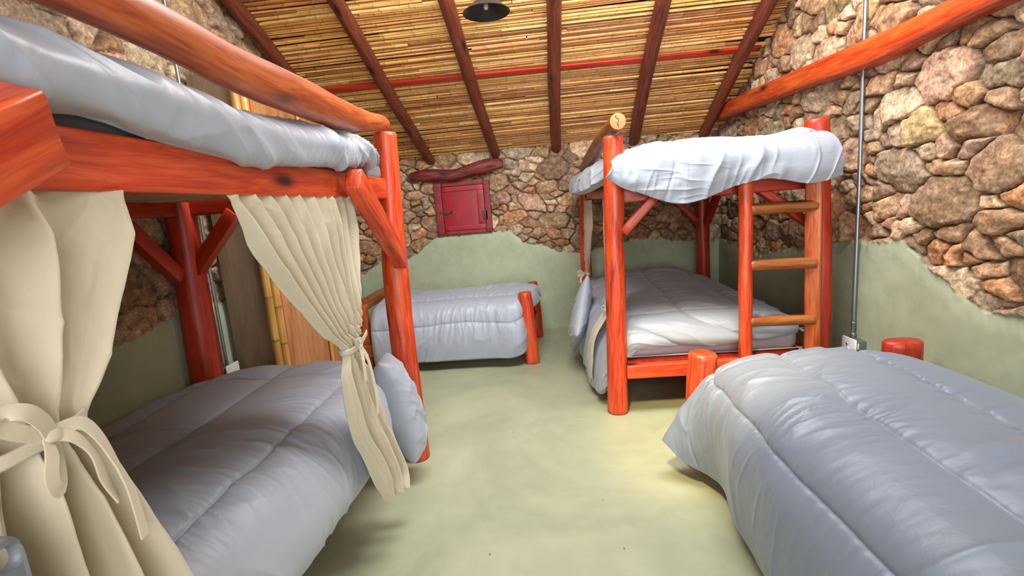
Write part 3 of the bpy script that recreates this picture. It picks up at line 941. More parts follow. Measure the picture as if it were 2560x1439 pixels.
beam('side_rail', (-0.735, 0.13, 1.474), (-0.775, 2.42, 1.481), 0.055, 0.100, MT['red'], lb)
beam('side_rail', (-1.87, 0.16, 1.474), (-1.87, 2.42, 1.474), 0.05, 0.095, MT['red_dark'], lb)
beam('end_rail', (-1.85, 2.464, 1.472), (-0.79, 2.464, 1.472), 0.05, 0.092, MT['red_dark'], lb)
beam('end_rail', (-1.85, 0.16, 1.472), (-0.76, 0.16, 1.472), 0.05, 0.092, MT['red_dark'], lb)
for k in range(19):
    y = 0.30 + k * 0.115
    beam('slat', (-1.845, y, 1.505), (-0.765, y, 1.505), 0.072, 0.018, MT['slat'], lb, bev=0.003, wob=0.0)
# braces
beam('brace', (-0.672, 1.775, 1.495), (-0.712, 2.395, 1.115), 0.062, 0.088, MT['red'], lb, up=(0, 1, 0.6), cap=0.008)
nb = beam('brace', (-0.655, 0.62, 1.505), (-0.650, 0.20, 1.27), 0.075, 0.105, MT['red'], lb, up=(0, 1, 0.6), bev=0.005, cap=0.005)
beam('brace', (-1.885, 2.37, 1.12), (-1.87, 2.05, 1.43), 0.06, 0.075, MT['red_dark'], lb, up=(0, 1, 0.6))
beam('brace', (-1.85, 2.455, 1.135), (-1.58, 2.46, 1.43), 0.06, 0.075, MT['red_dark'], lb, up=(1, 0, 0.6))
beam('bed_rail', (-0.93, 0.20, 0.25), (-0.93, 2.40, 0.25), 0.045, 0.10, MT['red_dark'], lb)
beam('bed_rail', (-1.86, 0.20, 0.26), (-1.86, 2.40, 0.26), 0.045, 0.10, MT['red_dark'], lb)
beam('bed_rail', (-1.85, 2.44, 0.26), (-0.79, 2.44, 0.26), 0.045, 0.10, MT['red_dark'], lb)
box('bed_base', (-1.83, 0.20, 0.24), (-0.90, 2.41, 0.27), MT['slat'], lb, 0.004)


def mattress(name, lo, hi, mat, label, puff=0.012, piping=False):
    lo, hi = np.array(lo, float), np.array(hi, float)
    n = 24
    c = (lo + hi) / 2; hs = (hi - lo) / 2
    r = min(hs[2] * 0.75, 0.05)
    bmv, bmf = [], []
    # superellipsoid-like rounded box from a cube grid
    idx = {}
    def vid(p):
        k = tuple(np.round(p, 6))
        if k not in idx:
            q = np.array(p) * hs
            inner = np.clip(q, -(hs - r), hs - r)
            d = q - inner
            ln = np.linalg.norm(d)
            out = inner + (d / ln * r if ln > 1e-9 else 0)
            out = out + np.array([0, 0, puff * math.copysign(1, p[2]) * (1 - p[0] ** 2) * (1 - p[1] ** 2) * (abs(p[2]) > 0.99)])
            idx[k] = len(bmv); bmv.append(c + out)
        return idx[k]
    def lin(h):
        e = r / h
        return np.unique(np.round(np.concatenate([np.linspace(-1, -1 + e, 6), np.linspace(-1 + e, 1 - e, n), np.linspace(1 - e, 1, 6)]), 6))
    ls = [lin(h) for h in hs]
    for ax in range(3):
        u, v = [a for a in range(3) if a != ax]
        for sgn in (-1, 1):
            for i in range(len(ls[u]) - 1):
                for j in range(len(ls[v]) - 1):
                    q = []
                    for (a, b) in ((i, j), (i + 1, j), (i + 1, j + 1), (i, j + 1)):
                        p = [0, 0, 0]; p[ax] = sgn; p[u] = ls[u][a]; p[v] = ls[v][b]
                        q.append(vid(p))
                    flip = (sgn > 0) == (ax == 1)
                    bmf.append(tuple(q[::-1]) if flip else tuple(q))
    o = link_mesh(name, bmv, bmf, mat)
    tag(o, label, 'mattress')
    if piping:
        for z in (lo[2] + 0.012, hi[2] - 0.012):
            pts = [(lo[0], lo[1], z), (hi[0], lo[1], z), (hi[0], hi[1], z), (lo[0], hi[1], z)]
            e = r * 0.9
            loop = []
            for (px, py), (dx1, dy1), (dx2, dy2) in (((lo[0], lo[1]), (0, 1), (1, 0)), ((hi[0], lo[1]), (-1, 0), (0, 1)), ((hi[0], hi[1]), (0, -1), (-1, 0)), ((lo[0], hi[1]), (1, 0), (0, -1))):
                loop += [(px + dx1 * e, py + dy1 * e, z), (px + (dx1 + dx2) * e * 0.29, py + (dy1 + dy2) * e * 0.29, z), (px + dx2 * e, py + dy2 * e, z)]
            loop.append(loop[0])
            V, F, G = sweep(loop, circle(8), 0.005, (0, 0, 1), 0, 1, 0.03, 0.001)
            link_mesh('piping', V, F, mat, o, G)
    return o


mattress('mattress', (-1.83, 0.22, 1.516), (-0.745, 2.36, 1.600), MT['mattress'], 'dark grey mattress showing above the red rail on the left bunk top')

# upper duvet of the left bunk, rolled over the aisle edge
ys = [0.25, 0.45, 0.63, 0.78, 0.95, 1.16, 1.40, 1.62, 1.83, 2.0, 2.10, 2.15]
zl = [1.560, 1.560, 1.554, 1.538, 1.516, 1.503, 1.508, 1.522, 1.538, 1.555, 1.565, 1.570]
zt = [1.665, 1.662, 1.660, 1.655, 1.648, 1.642, 1.645, 1.655, 1.668, 1.672, 1.668, 1.664]
net = []
for k, y in enumerate(ys):
    a, b = zl[k], zt[k]
    xo = -0.672 if y < 2.05 else -0.69
    net.append([(-1.60, y, b + 0.010), (-1.2, y, b + 0.020), (-0.92, y, b + 0.018), (-0.78, y, b + 0.004), (-0.715, y, b - 0.012), (xo, y, b - 0.045), (xo + 0.006, y, (a + b) / 2 - 0.012), (xo - 0.008, y, a + 0.012), (-0.725, y, a + 0.010)])


def roll_disp(U, V, S):
    y = S[:, :, 1]; z = S[:, :, 2]
    e = 0.6 + 0.9 * sstep(0.9, 1.9, y)
    p = U * 5.0 - V * 8.0 + 0.8 * noise(U * 2, V * 3, None, 66)
    h = 0.017 * (ridge(p, U * 1.2 + V * 0.8, 61) - 0.35) * (0.5 + 0.5 * e)
    h += 0.011 * (ridge(p * 2.6 + V * 4, V * 1.6 + U * 2.5, 62) - 0.35) * e * sstep(-0.3, 0.4, noise(U * 2.2, V * 3, None, 67))
    h += 0.006 * (ridge(U * 30 + V * 8 + 1.0 * noise(U * 6, V * 5, None, 9), V * 3.0, 63) - 0.3) * sstep(1.0, 1.9, y)
    h += 0.006 * (ridge(U * 9 - V * 14, V * 5 + U * 2, 65) - 0.3) * sstep(0.7, 1.1, y)
    return h + 0.006 * fbm(U * 3.5, V * 3.5, None, 68, 2) + 0.0015 * fbm(U * 30, V * 20, None, 64, 2)


ud = cloth('duvet', net, 520, 150, MT['duvet_lit'], roll_disp, (0.5, 0, 1), thick=0.016)
tag(ud, 'white rumpled duvet rolled over the edge of the left bunk top bed', 'duvet', 'duvets on the five beds')

# lower duvet of the left bunk
net = []
for y, dz, dx in ((0.22, 0, -0.03), (0.7, 0.0, -0.03), (1.2, 0.005, -0.02), (1.7, 0.0, 0.0), (2.05, 0.005, 0.01)):
    net.append([(-1.925, y, 0.46 + dz), (-1.86, y, 0.54 + dz), (-1.6, y, 0.585 + dz), (-1.3, y, 0.600 + dz), (-1.05, y, 0.605 + dz), (-0.92 + dx, y, 0.590 + dz), (-0.835 + dx, y, 0.530 + dz), (-0.797 + dx, y, 0.44 + dz), (-0.793 + dx, y, 0.36), (-0.815 + dx, y, 0.295)])
net.append([(-1.925, 2.26, 0.45), (-1.86, 2.27, 0.53), (-1.6, 2.29, 0.585), (-1.3, 2.30, 0.60), (-1.05, 2.30, 0.60), (-0.94, 2.27, 0.580), (-0.865, 2.23, 0.52), (-0.825, 2.20, 0.42), (-0.815, 2.19, 0.33), (-0.825, 2.19, 0.26)])
net.append([(-1.90, 2.36, 0.42), (-1.84, 2.375, 0.49), (-1.6, 2.395, 0.545), (-1.3, 2.40, 0.56), (-1.05, 2.395, 0.55), (-0.96, 2.36, 0.52), (-0.90, 2.32, 0.46), (-0.87, 2.28, 0.38), (-0.86, 2.26, 0.31), (-0.865, 2.26, 0.26)])
net.append([(-1.88, 2.385, 0.34), (-1.82, 2.40, 0.40), (-1.6, 2.415, 0.45), (-1.3, 2.415, 0.46), (-1.05, 2.41, 0.45), (-0.98, 2.385, 0.43), (-0.93, 2.35, 0.39), (-0.90, 2.32, 0.34), (-0.89, 2.30, 0.29), (-0.89, 2.30, 0.26)])
ld = cloth('duvet', net, 620, 360, MT['duvet_lit_matte'], quilt([0.24, 0.63, 1.03], puff=0.028, gather=0.012, wr=0.018, seed=101, along='u', cross=(1.95,), width=0.075, gf=42), (0.3, 0, 1), thick=0.02)
tag(ld, 'grey satin quilted duvet on the left bunk lower bed between the cream curtains', 'duvet', 'duvets on the five beds')


def pillow(name, centre, sx, sy, sz, axis_t, axis_w, axis_h, mat, label, seed):
    """cushion with four pinched corners: thickness sx along axis_t, width sy, height sz"""
    n = 70
    u = np.linspace(-1, 1, n)
    A, B = np.meshgrid(u, u, indexing='ij')
    ed = (1 - np.abs(A) ** 2.6) * (1 - np.abs(B) ** 2.6)
    th = np.clip(ed, 0, 1) ** 0.42
    pin = 1 - 0.07 * (1 - A ** 2) * np.abs(B) ** 3
    pin2 = 1 - 0.07 * (1 - B ** 2) * np.abs(A) ** 3
    wr = 0.16 * (ridge(A * 1.8 + B * 1.4 + 0.5, B * 2.4 - A, seed) - 0.35) + 0.08 * (ridge(A * 2 + B * 6 + 2, B * 2 - A * 2, seed + 1) - 0.35)
    T, W, H = (np.array(v, float) / np.linalg.norm(v) for v in (axis_t, axis_w, axis_h))
    c = np.array(centre, float)
    def side(s):
        x = s * (sx / 2) * (th + wr * np.sqrt(np.clip(ed, 0, 1))) 
        return c + T * x[:, :, None] + W * (A * pin2 * sy / 2)[:, :, None] + H * (B * pin * sz / 2)[:, :, None]
    V = np.concatenate([side(1).reshape(-1, 3), side(-1).reshape(-1, 3)])
    det = np.dot(np.cross(W, H), T) > 0
    F = np.concatenate([grid_faces(n, n, not det), grid_faces(n, n, det) + n * n])
    o = link_mesh(name, V, F, mat)
    # weld the shared rim
    import bmesh
    b = bmesh.new(); b.from_mesh(o.data); bmesh.ops.remove_doubles(b, verts=b.verts, dist=1e-5); b.to_mesh(o.data); b.free()
    return tag(o, label, 'pillow')


pillow('pillow', (-0.768, 2.27, 0.385), 0.19, 0.18, 0.55, (1, 0.15, 0.18), (-0.1, 1, 0), (-0.22, 0, 1), MT['duvet_lit'], 'pale grey pillow standing on edge against the front post of the left bunk', 301)


# ------------------------------------------------------------------ curtains
def curtain(name, st, nfold, amp, label, seed, parent=None, cat='curtain', nu=260, nv=200, mat=None, sharpf=0.95, group='cream curtains tied to the bunks'):
    """st: list of (x, (y0, z0), (y1, z1), amplitude scale)"""
    P0 = np.array([(s[0], *s[1]) for s in st], float); P1 = np.array([(s[0], *s[2]) for s in st], float); am = np.array([[s[3]] for s in st], float)
    a, b, m = catmull(P0, nv), catmull(P1, nv), catmull(am, nv)
    t = np.linspace(0, 1, nu)[:, None]
    q = np.linspace(0, 1, nv)[None, :]
    n0, n1, qt = nfold if isinstance(nfold, tuple) else (nfold, nfold, 0.5)
    nfold = n0
    nq = n0 + (n1 - n0) * sstep(qt - 0.06, qt + 0.22, q)
    ph = 2 * np.pi * nq * (t + 0.05 * noise(t * 5, q * 1.5, None, seed) + 0.035 * noise(t * 2.3, q * 3.5, None, seed + 1))
    w_ = np.sin(ph); w_ = np.sign(w_) * np.abs(w_) ** sharpf
    vary = 0.55 + 0.6 * np.abs(noise(t * nfold * 0.9, q * 1.2, None, seed + 2))
    disp = amp * m[:, 0][None, :] * w_ * vary + amp * 0.35 * noise(t * nfold * 2.3, q * 7, None, seed + 3) * m[:, 0][None, :]
    disp = disp + 0.0040 * (ridge(t * 9 + q * 5, q * 9 - t * 3, seed + 5) - 0.3) + 0.0025 * fbm(t * 20, q * 20, None, seed + 6, 3)
    slide = 0.30 / nfold * np.cos(ph) * 0.35
    tt = np.clip(t + slide * np.clip(t * (1 - t) * 6, 0, 1), 0, 1)
    S = a[None] * (1 - tt[:, :, None]) + b[None] * tt[:, :, None]
    # move cloth perpendicular to the hanging plane
    S[:, :, 0] += disp
    N = gnormals(S)
    if N[:, :, 0].sum() < 0: N = -N
    th = 0.0035
    V = np.concatenate([(S + N * th / 2).reshape(-1, 3), (S - N * th / 2).reshape(-1, 3)])
    i = np.arange(nu * nv).reshape(nu, nv)
    loop = np.concatenate([i[:-1, 0], i[-1, :-1], i[1:, -1][::-1], i[0, 1:][::-1]])
    nx = np.roll(loop, -1); K = nu * nv
    F = np.concatenate([grid_faces(nu, nv), grid_faces(nu, nv, True) + K, np.stack([loop, nx, nx + K, loop + K], 1)[:, ::-1]])
    o = link_mesh(name, V, F, mat or MT['curtain'], parent)
    if parent is None:
        tag(o, label, cat, group)
    return o


def ribbon(name, pts, wd, parent, face=(1, 0, 0), th=0.003, mat=None, twist=None):
    pts = np.asarray(pts, float)
    Q, s = arc_resample(np.concatenate([pts, np.zeros((len(pts), 1))], 1), 0.006)
    c = Q[:, :3]
    T = np.gradient(c, axis=0); T /= np.linalg.norm(T, axis=1)[:, None]
    f = np.asarray(face, float)
    W = np.cross(T, f); W /= (np.linalg.norm(W, axis=1)[:, None] + 1e-9)
    if twist is not None:
        N0 = np.cross(W, T)
        a = np.interp(s / s[-1], np.linspace(0, 1, len(twist)), twist)[:, None]
        W = W * np.cos(a) + N0 * np.sin(a)
    N = np.cross(W, T)
    n = len(c)
    pr = np.array([(-0.5, 0.4), (-0.3, 0.5), (0, 0.35), (0.3, 0.5), (0.5, 0.4), (0.5, -0.4), (0, -0.4), (-0.5, -0.4)])
    V = c[:, None, :] + W[:, None, :] * (pr[:, 0] * wd)[None, :, None] + N[:, None, :] * (pr[:, 1] * th)[None, :, None]
    k = len(pr)
    i = np.arange(n * k).reshape(n, k)
    a, b = i[:-1], i[1:]
    F = np.stack([a, np.roll(a, -1, 1), np.roll(b, -1, 1), b], 2).reshape(-1, 4).tolist()
    F += [tuple(int(x) for x in i[0, ::-1]), tuple(int(x) for x in i[-1])]
    return link_mesh(name, V.reshape(-1, 3), F, mat or MT['curtain'], parent, sharp=60)


def band(name, x, y0, y1, z, dx, wd, parent, slant=0.0):
    pts = []
    for k in range(17):
        a = 2 * math.pi * k / 16
        pts.append((x + dx * math.cos(a), (y0 + y1) / 2 + (y1 - y0) / 2 * math.sin(a), z + slant * math.sin(a)))
    Q = np.array(pts)
    n = len(Q)
    cen = Q.mean(0)
    V, F = [], []
    for j, p in enumerate(Q):
        o_ = p - cen; o_[2] = 0; o_ /= np.linalg.norm(o_)
        for (dn, dz) in ((0, -0.5), (0.003, -0.3), (0.001, 0.0), (0.003, 0.3), (0, 0.5), (-0.003, 0)):
            V.append(p + o_ * dn + np.array([0, 0, dz * wd]))
    k = 6
    for j in range(n - 1):
        for m in range(k):
            F.append((j * k + m, j * k + (m + 1) % k, (j + 1) * k + (m + 1) % k, (j + 1) * k + m))
    return link_mesh(name, V, F, MT['curtain'], parent)


c1 = curtain('curtain', [
    (-0.735, (0.28, 1.455), (0.832, 1.452), 0.12), (-0.728, (0.28, 1.415), (0.812, 1.415), 0.5), (-0.708, (0.29, 1.34), (0.772, 1.342), 1.1), (-0.700, (0.32, 1.24), (0.722, 1.243), 1.0), (-0.690, (0.39, 1.16), (0.665, 1.156), 0.85),
    (-0.682, (0.450, 1.095), (0.618, 1.092), 0.55), (-0.682, (0.43, 1.03), (0.640, 1.03), 0.9), (-0.682, (0.39, 0.90), (0.685, 0.88), 1.2), (-0.682, (0.35, 0.75), (0.732, 0.74), 1.35), (-0.682, (0.31, 0.50), (0.79, 0.50), 1.4), (-0.682, (0.28, 0.22), (0.82, 0.22), 1.4)],
    4.5, 0.032, 'big cream curtain nearest the camera, tied with a bow, on the left bunk', 401, nu=320, nv=320)
tie = band('tieback', -0.682, 0.448, 0.622, 1.098, 0.030, 0.020, c1, 0.006)
bx = -0.646
ribbon('bow_loop', [(bx, 0.545, 1.105), (bx + 0.012, 0.530, 1.128), (bx + 0.02, 0.508, 1.152), (bx + 0.012, 0.490, 1.158), (bx, 0.492, 1.142), (bx, 0.515, 1.122), (bx, 0.540, 1.106)], 0.020, tie)
ribbon('bow_loop', [(bx, 0.540, 1.100), (bx + 0.014, 0.528, 1.085), (bx + 0.018, 0.518, 1.060), (bx + 0.014, 0.525, 1.037), (bx + 0.005, 0.538, 1.045), (bx, 0.545, 1.075), (bx, 0.543, 1.098)], 0.017, tie)
ribbon('tie_end', [(bx, 0.545, 1.106), (bx + 0.008, 0.565, 1.092), (bx + 0.010, 0.583, 1.058), (bx + 0.006, 0.594, 1.012), (bx + 0.004, 0.608, 0.972)], 0.016, tie, twist=[0, 0.5, 0.2, 0.6])
ribbon('tie_end', [(bx, 0.545, 1.108), (bx + 0.006, 0.578, 1.106), (bx + 0.008, 0.597, 1.078), (bx + 0.008, 0.614, 1.025), (bx + 0.008, 0.627, 0.970), (bx + 0.010, 0.630, 0.895)], 0.018, tie, twist=[0, 0.3, 0.6, 0.3, 0.2])
beam('knot', (bx - 0.001, 0.534, 1.106), (bx + 0.001, 0.554, 1.103), 0.014, 0.017, MT['curtain'], tie, bev=0.005, wob=0.08, cap=0.003)

c2 = curtain('curtain', [
    (-0.745, (1.120, 1.455), (1.932, 1.450), 0.12), (-0.738, (1.135, 1.415), (1.920, 1.41), 0.55), (-0.730, (1.165, 1.355), (1.893, 1.335), 0.9), (-0.725, (1.212, 1.269), (1.855, 1.24), 1.1), (-0.715, (1.338, 1.114), (1.800, 1.11), 1.1), (-0.705, (1.457, 0.984), (1.752, 0.98), 0.9),
    (-0.700, (1.555, 0.900), (1.690, 0.897), 0.6), (-0.700, (1.525, 0.800), (1.755, 0.79), 1.0), (-0.700, (1.560, 0.60), (1.825, 0.58), 1.3), (-0.690, (1.628, 0.453), (1.890, 0.42), 1.5), (-0.680, (1.668, 0.320), (1.955, 0.255), 1.6), (-0.68, (1.70, 0.235), (1.92, 0.160), 1.6)],
    (9.5, 2.6, 0.44), 0.019, 'cream curtain tied in a bow next to the front post of the left bunk', 431, nu=340, nv=300)
tie = band('tieback', -0.700, 1.548, 1.697, 0.900, 0.032, 0.022, c2, 0.004)
bx = -0.664
ribbon('bow_loop', [(bx, 1.615, 0.902), (bx + 0.010, 1.595, 0.925), (bx + 0.01, 1.578, 0.935), (bx, 1.580, 0.922), (bx, 1.610, 0.903)], 0.016, tie)
ribbon('bow_loop', [(bx, 1.615, 0.900), (bx + 0.012, 1.640, 0.93), (bx + 0.012, 1.662, 0.94), (bx, 1.655, 0.92), (bx, 1.620, 0.902)], 0.016, tie)
ribbon('tie_end', [(bx, 1.612, 0.900), (bx + 0.010, 1.600, 0.86), (bx + 0.012, 1.596, 0.82), (bx + 0.010, 1.600, 0.775)], 0.024, tie)
ribbon('tie_end', [(bx, 1.618, 0.900), (bx + 0.010, 1.640, 0.85), (bx + 0.012, 1.660, 0.78), (bx + 0.012, 1.675, 0.69), (bx + 0.012, 1.665, 0.62)], 0.020, tie)
beam('knot', (bx - 0.001, 1.603, 0.902), (bx + 0.001, 1.623, 0.899), 0.014, 0.017, MT['curtain'], tie, bev=0.005, wob=0.08, cap=0.003)

# ------------------------------------------------------------------ right bunk
rb = thing('bunk_bed', 'red log bunk bed with a ladder against the right stone wall', 'bunk bed', (1.04, 3.92, 0))
log('post', [(0.420, 2.925, 0.0), (0.433, 2.925, 0.60), (0.440, 2.925, 0.99), (0.437, 2.925, 1.10), (0.446, 2.925, 1.24), (0.450, 2.925, 1.40), (0.460, 2.925, 1.699)], [0.064, 0.061, 0.060, 0.054, 0.060, 0.058, 0.057], MT['red'], rb, 0.03, 26, 0.025)
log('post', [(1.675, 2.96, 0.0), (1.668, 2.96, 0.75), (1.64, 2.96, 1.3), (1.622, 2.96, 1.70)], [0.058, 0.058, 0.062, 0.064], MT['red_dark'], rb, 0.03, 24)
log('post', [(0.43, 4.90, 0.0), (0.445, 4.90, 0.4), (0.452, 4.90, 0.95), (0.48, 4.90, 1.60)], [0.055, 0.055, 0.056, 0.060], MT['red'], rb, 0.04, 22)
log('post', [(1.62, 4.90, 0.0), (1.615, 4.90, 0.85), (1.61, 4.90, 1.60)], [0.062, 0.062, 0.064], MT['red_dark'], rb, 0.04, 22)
gl = log('guard_log', [(0.470, 2.80, 1.760), (0.470, 3.0, 1.757), (0.462, 3.5, 1.735), (0.468, 4.2, 1.690), (0.475, 4.6, 1.668), (0.478, 4.98, 1.660)], [0.047, 0.049, 0.052, 0.056, 0.050, 0.046], MT['brown'], rb, 0.05, 26, 0.025)
tag(gl, 'brown log with a sawn, cracked orange end')
endc = plain_mat('sawn_end_grain', srgb(226, 122, 70), 0.6, 0, 0.12, 60)
lathe('sawn_end', [(0.0, 0.004), (0.030, 0.0035), (0.043, 0.001), (0.0435, -0.003), (0.0, -0.003)], (0.470, 2.7985, 1.760), endc, gl, 30, (0, -1, 0))
cr = [(0.455, 1.792), (0.461, 1.786), (0.459, 1.781), (0.467, 1.776), (0.474, 1.768), (0.471, 1.762), (0.470, 1.754), (0.466, 1.746), (0.472, 1.738), (0.471, 1.731)]
ribbon('crack', [(x, 2.7935, z) for x, z in cr], 0.0035, gl, face=(0, 1, 0), th=0.001, mat=MT['dark'])
fx = 2.925
beam('side_rail', (0.455, 2.98, 1.385), (0.465, 4.86, 1.385), 0.045, 0.075, MT['red_dark'], rb)
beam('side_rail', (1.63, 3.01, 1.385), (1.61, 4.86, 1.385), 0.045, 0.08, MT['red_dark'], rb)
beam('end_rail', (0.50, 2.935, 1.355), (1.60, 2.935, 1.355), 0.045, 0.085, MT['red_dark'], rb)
beam('end_rail', (0.52, 4.90, 1.385), (1.56, 4.90, 1.385), 0.045, 0.085, MT['red_dark'], rb)
for k in range(16):
    y = 3.05 + k * 0.118
    beam('slat', (0.485, y, 1.415), (1.60, y, 1.415), 0.072, 0.018, MT['slat'], rb, bev=0.003, wob=0.0)
beam('bed_rail', (0.478, 2.885, 0.280), (1.70, 2.905, 0.280), 0.055, 0.086, MT['red'], rb)
beam('bed_rail', (0.47, 2.98, 0.285), (0.47, 4.86, 0.285), 0.045, 0.09, MT['red_dark'], rb)
beam('bed_rail', (1.63, 3.0, 0.285), (1.62, 4.86, 0.285), 0.045, 0.09, MT['red_dark'], rb)
box('bed_base', (0.495, 2.92, 0.300), (1.605, 4.86, 0.328), MT['red_dark'], rb, 0.004)
beam('brace', (0.492, 2.915, 1.140), (0.70, 2.915, 1.350), 0.055, 0.062, MT['red'], rb, up=(0, 1, 0), cap=0.006)
beam('brace', (1.20, 2.985, 1.420), (1.60, 2.965, 1.100), 0.050, 0.070, MT['red_dark'], rb, up=(0, 1, 0), cap=0.006)
beam('brace', (0.452, 4.84, 1.02), (0.462, 4.48, 1.38), 0.05, 0.065, MT['red'], rb, up=(1, 0, 0))
beam('brace', (1.565, 4.885, 1.04), (1.30, 4.90, 1.33), 0.05, 0.065, MT['red_dark'], rb, up=(0, 1, 0))
beam('brace', (1.63, 4.83, 1.04), (1.64, 4.50, 1.36), 0.05, 0.065, MT['red_dark'], rb, up=(1, 0, 0))
lad = subgroup('ladder', rb)
log('stile', [(1.180, 2.842, 0.322), (1.178, 2.842, 0.62), (1.176, 2.842, 0.75), (1.178, 2.842, 0.92), (1.178, 2.842, 1.15), (1.175, 2.842, 1.40)], [0.038, 0.037, 0.040, 0.037, 0.038, 0.040], MT['red'], lad, 0.05, 16)
beam('stile', (1.568, 2.842, 0.322), (1.550, 2.842, 1.42), 0.082, 0.085, MT['orange'], lad, up=(0.7, 1, 0), bev=0.012)
for z, r in ((1.221, 0.034), (0.897, 0.035), (0.563, 0.031)):
    rg = log('rung', [(1.195, 2.835, z), (1.38, 2.835, z - 0.002), (1.560, 2.818, z - 0.004)], [r * 0.92, r, r * 0.98], MT['brown'], lad, 0.06, 20, 0.02)
tag(lad, 'ladder with orange stiles and three round brown rungs')

mattress('mattress', (0.50, 2.975, 0.330), (1.56, 4.84, 0.475), MT['sheet'], 'white sheeted mattress on the lower bed of the right bunk', piping=True)

# upper duvet of the right bunk
net = [
    [(0.345, 4.84, 1.46), (0.375, 4.84, 1.54), (0.50, 4.84, 1.575), (0.82, 4.84, 1.585), (1.25, 4.84, 1.585), (1.50, 4.84, 1.58), (1.60, 4.84, 1.56)],
    [(0.315, 4.45, 1.40), (0.365, 4.45, 1.52), (0.50, 4.45, 1.585), (0.82, 4.45, 1.605), (1.25, 4.45, 1.60), (1.50, 4.45, 1.59), (1.60, 4.45, 1.56)],
    [(0.335, 3.9, 1.39), (0.375, 3.9, 1.51), (0.50, 3.9, 1.585), (0.82, 3.9, 1.61), (1.25, 3.9, 1.60), (1.50, 3.9, 1.59), (1.60, 3.9, 1.56)],
    [(0.36, 3.3, 1.40), (0.39, 3.3, 1.51), (0.52, 3.3, 1.585), (0.82, 3.3, 1.61), (1.25, 3.3, 1.60), (1.50, 3.3, 1.59), (1.58, 3.3, 1.56)],
    [(0.46, 3.04, 1.47), (0.49, 3.03, 1.535), (0.56, 3.02, 1.58), (0.82, 3.0, 1.61), (1.25, 3.0, 1.60), (1.48, 3.0, 1.605), (1.54, 3.0, 1.59)],
    [(0.500, 2.88, 1.53), (0.515, 2.875, 1.570), (0.57, 2.87, 1.595), (0.82, 2.865, 1.612), (1.25, 2.865, 1.590), (1.50, 2.865, 1.615), (1.585, 2.87, 1.610)],
    [(0.435, 2.795, 1.515), (0.470, 2.790, 1.535), (0.56, 2.785, 1.54), (0.82, 2.775, 1.54), (1.24, 2.775, 1.535), (1.52, 2.785, 1.55), (1.640, 2.80, 1.545)],
    [(0.412, 2.785, 1.498), (0.455, 2.780, 1.465), (0.55, 2.765, 1.44), (0.82, 2.755, 1.41), (1.23, 2.770, 1.46), (1.50, 2.765, 1.43), (1.668, 2.785, 1.445)],
    [(0.418, 2.792, 1.485), (0.458, 2.790, 1.420), (0.56, 2.785, 1.375), (0.82, 2.780, 1.285), (1.21, 2.790, 1.392), (1.48, 2.785, 1.345), (1.670, 2.79, 1.372)]]
rud = cloth('duvet', net, 460, 380, MT['duvet_lit'], quilt([0.36, 1.30], puff=0.018, gather=0.009, wr=0.010, seed=157, along='u', cross=(2.0,), width=0.05, wrs=1.2, drop=0.020, dropf=7.0, gf=34), (0, -0.6, 1), thick=0.03)
tag(rud, 'pale duvet draped over the front of the right bunk top bed above the ladder', 'duvet', 'duvets on the five beds')

# lower duvet of the right bunk
net = [
    [(0.400, 4.82, 0.30), (0.405, 4.82, 0.40), (0.44, 4.82, 0.50), (0.52, 4.82, 0.545), (0.8, 4.82, 0.57), (1.1, 4.82, 0.60), (1.3, 4.82, 0.585), (1.45, 4.82, 0.53), (1.53, 4.82, 0.49)],
    [(0.32, 4.5, 0.14), (0.335, 4.5, 0.32), (0.38, 4.5, 0.49), (0.50, 4.5, 0.575), (0.8, 4.5, 0.625), (1.1, 4.5, 0.640), (1.3, 4.5, 0.60), (1.45, 4.5, 0.54), (1.53, 4.5, 0.50)],
    [(0.29, 4.0, 0.10), (0.31, 4.0, 0.30), (0.37, 4.0, 0.48), (0.50, 4.0, 0.57), (0.8, 4.0, 0.610), (1.1, 4.0, 0.605), (1.3, 4.0, 0.585), (1.45, 4.0, 0.54), (1.53, 4.0, 0.50)],
    [(0.31, 3.5, 0.06), (0.325, 3.5, 0.28), (0.37, 3.5, 0.46), (0.50, 3.5, 0.56), (0.8, 3.5, 0.60), (1.1, 3.5, 0.595), (1.3, 3.5, 0.575), (1.45, 3.5, 0.54), (1.53, 3.5, 0.50)],
    [(0.325, 3.16, 0.045), (0.33, 3.16, 0.26), (0.38, 3.16, 0.44), (0.50, 3.14, 0.55), (0.8, 3.12, 0.575), (1.1, 3.12, 0.57), (1.3, 3.12, 0.555), (1.45, 3.12, 0.53), (1.53, 3.12, 0.50)],
    [(0.36, 3.03, 0.09), (0.37, 3.03, 0.27), (0.41, 3.03, 0.42), (0.51, 3.00, 0.52), (0.8, 2.98, 0.535), (1.1, 2.98, 0.53), (1.3, 2.98, 0.52), (1.45, 2.99, 0.51), (1.53, 3.00, 0.495)],
    [(0.40, 3.01, 0.20), (0.44, 3.00, 0.33), (0.50, 2.955, 0.40), (0.55, 2.925, 0.455), (0.8, 2.915, 0.468), (1.1, 2.915, 0.462), (1.3, 2.92, 0.47), (1.45, 2.94, 0.485), (1.53, 2.96, 0.485)],
    [(0.43, 3.01, 0.27), (0.49, 2.985, 0.34), (0.515, 2.95, 0.39), (0.56, 2.935, 0.425), (0.8, 2.925, 0.435), (1.1, 2.925, 0.432), (1.3, 2.93, 0.445), (1.45, 2.95, 0.465), (1.53, 2.965, 0.475)]]
rld = cloth('duvet', net, 320, 280, MT['duvet_lit'], quilt([0.5, 0.95, 1.35], puff=0.022, gather=0.009, wr=0.016, seed=191, along='u', cross=(0.5, 1.15, 1.72), width=0.06, wrs=1.1, gf=34), (-0.3, -0.1, 1), thick=0.03)
tag(rld, 'pale rumpled duvet on the lower bed of the right bunk, behind the ladder', 'duvet', 'duvets on the five beds')
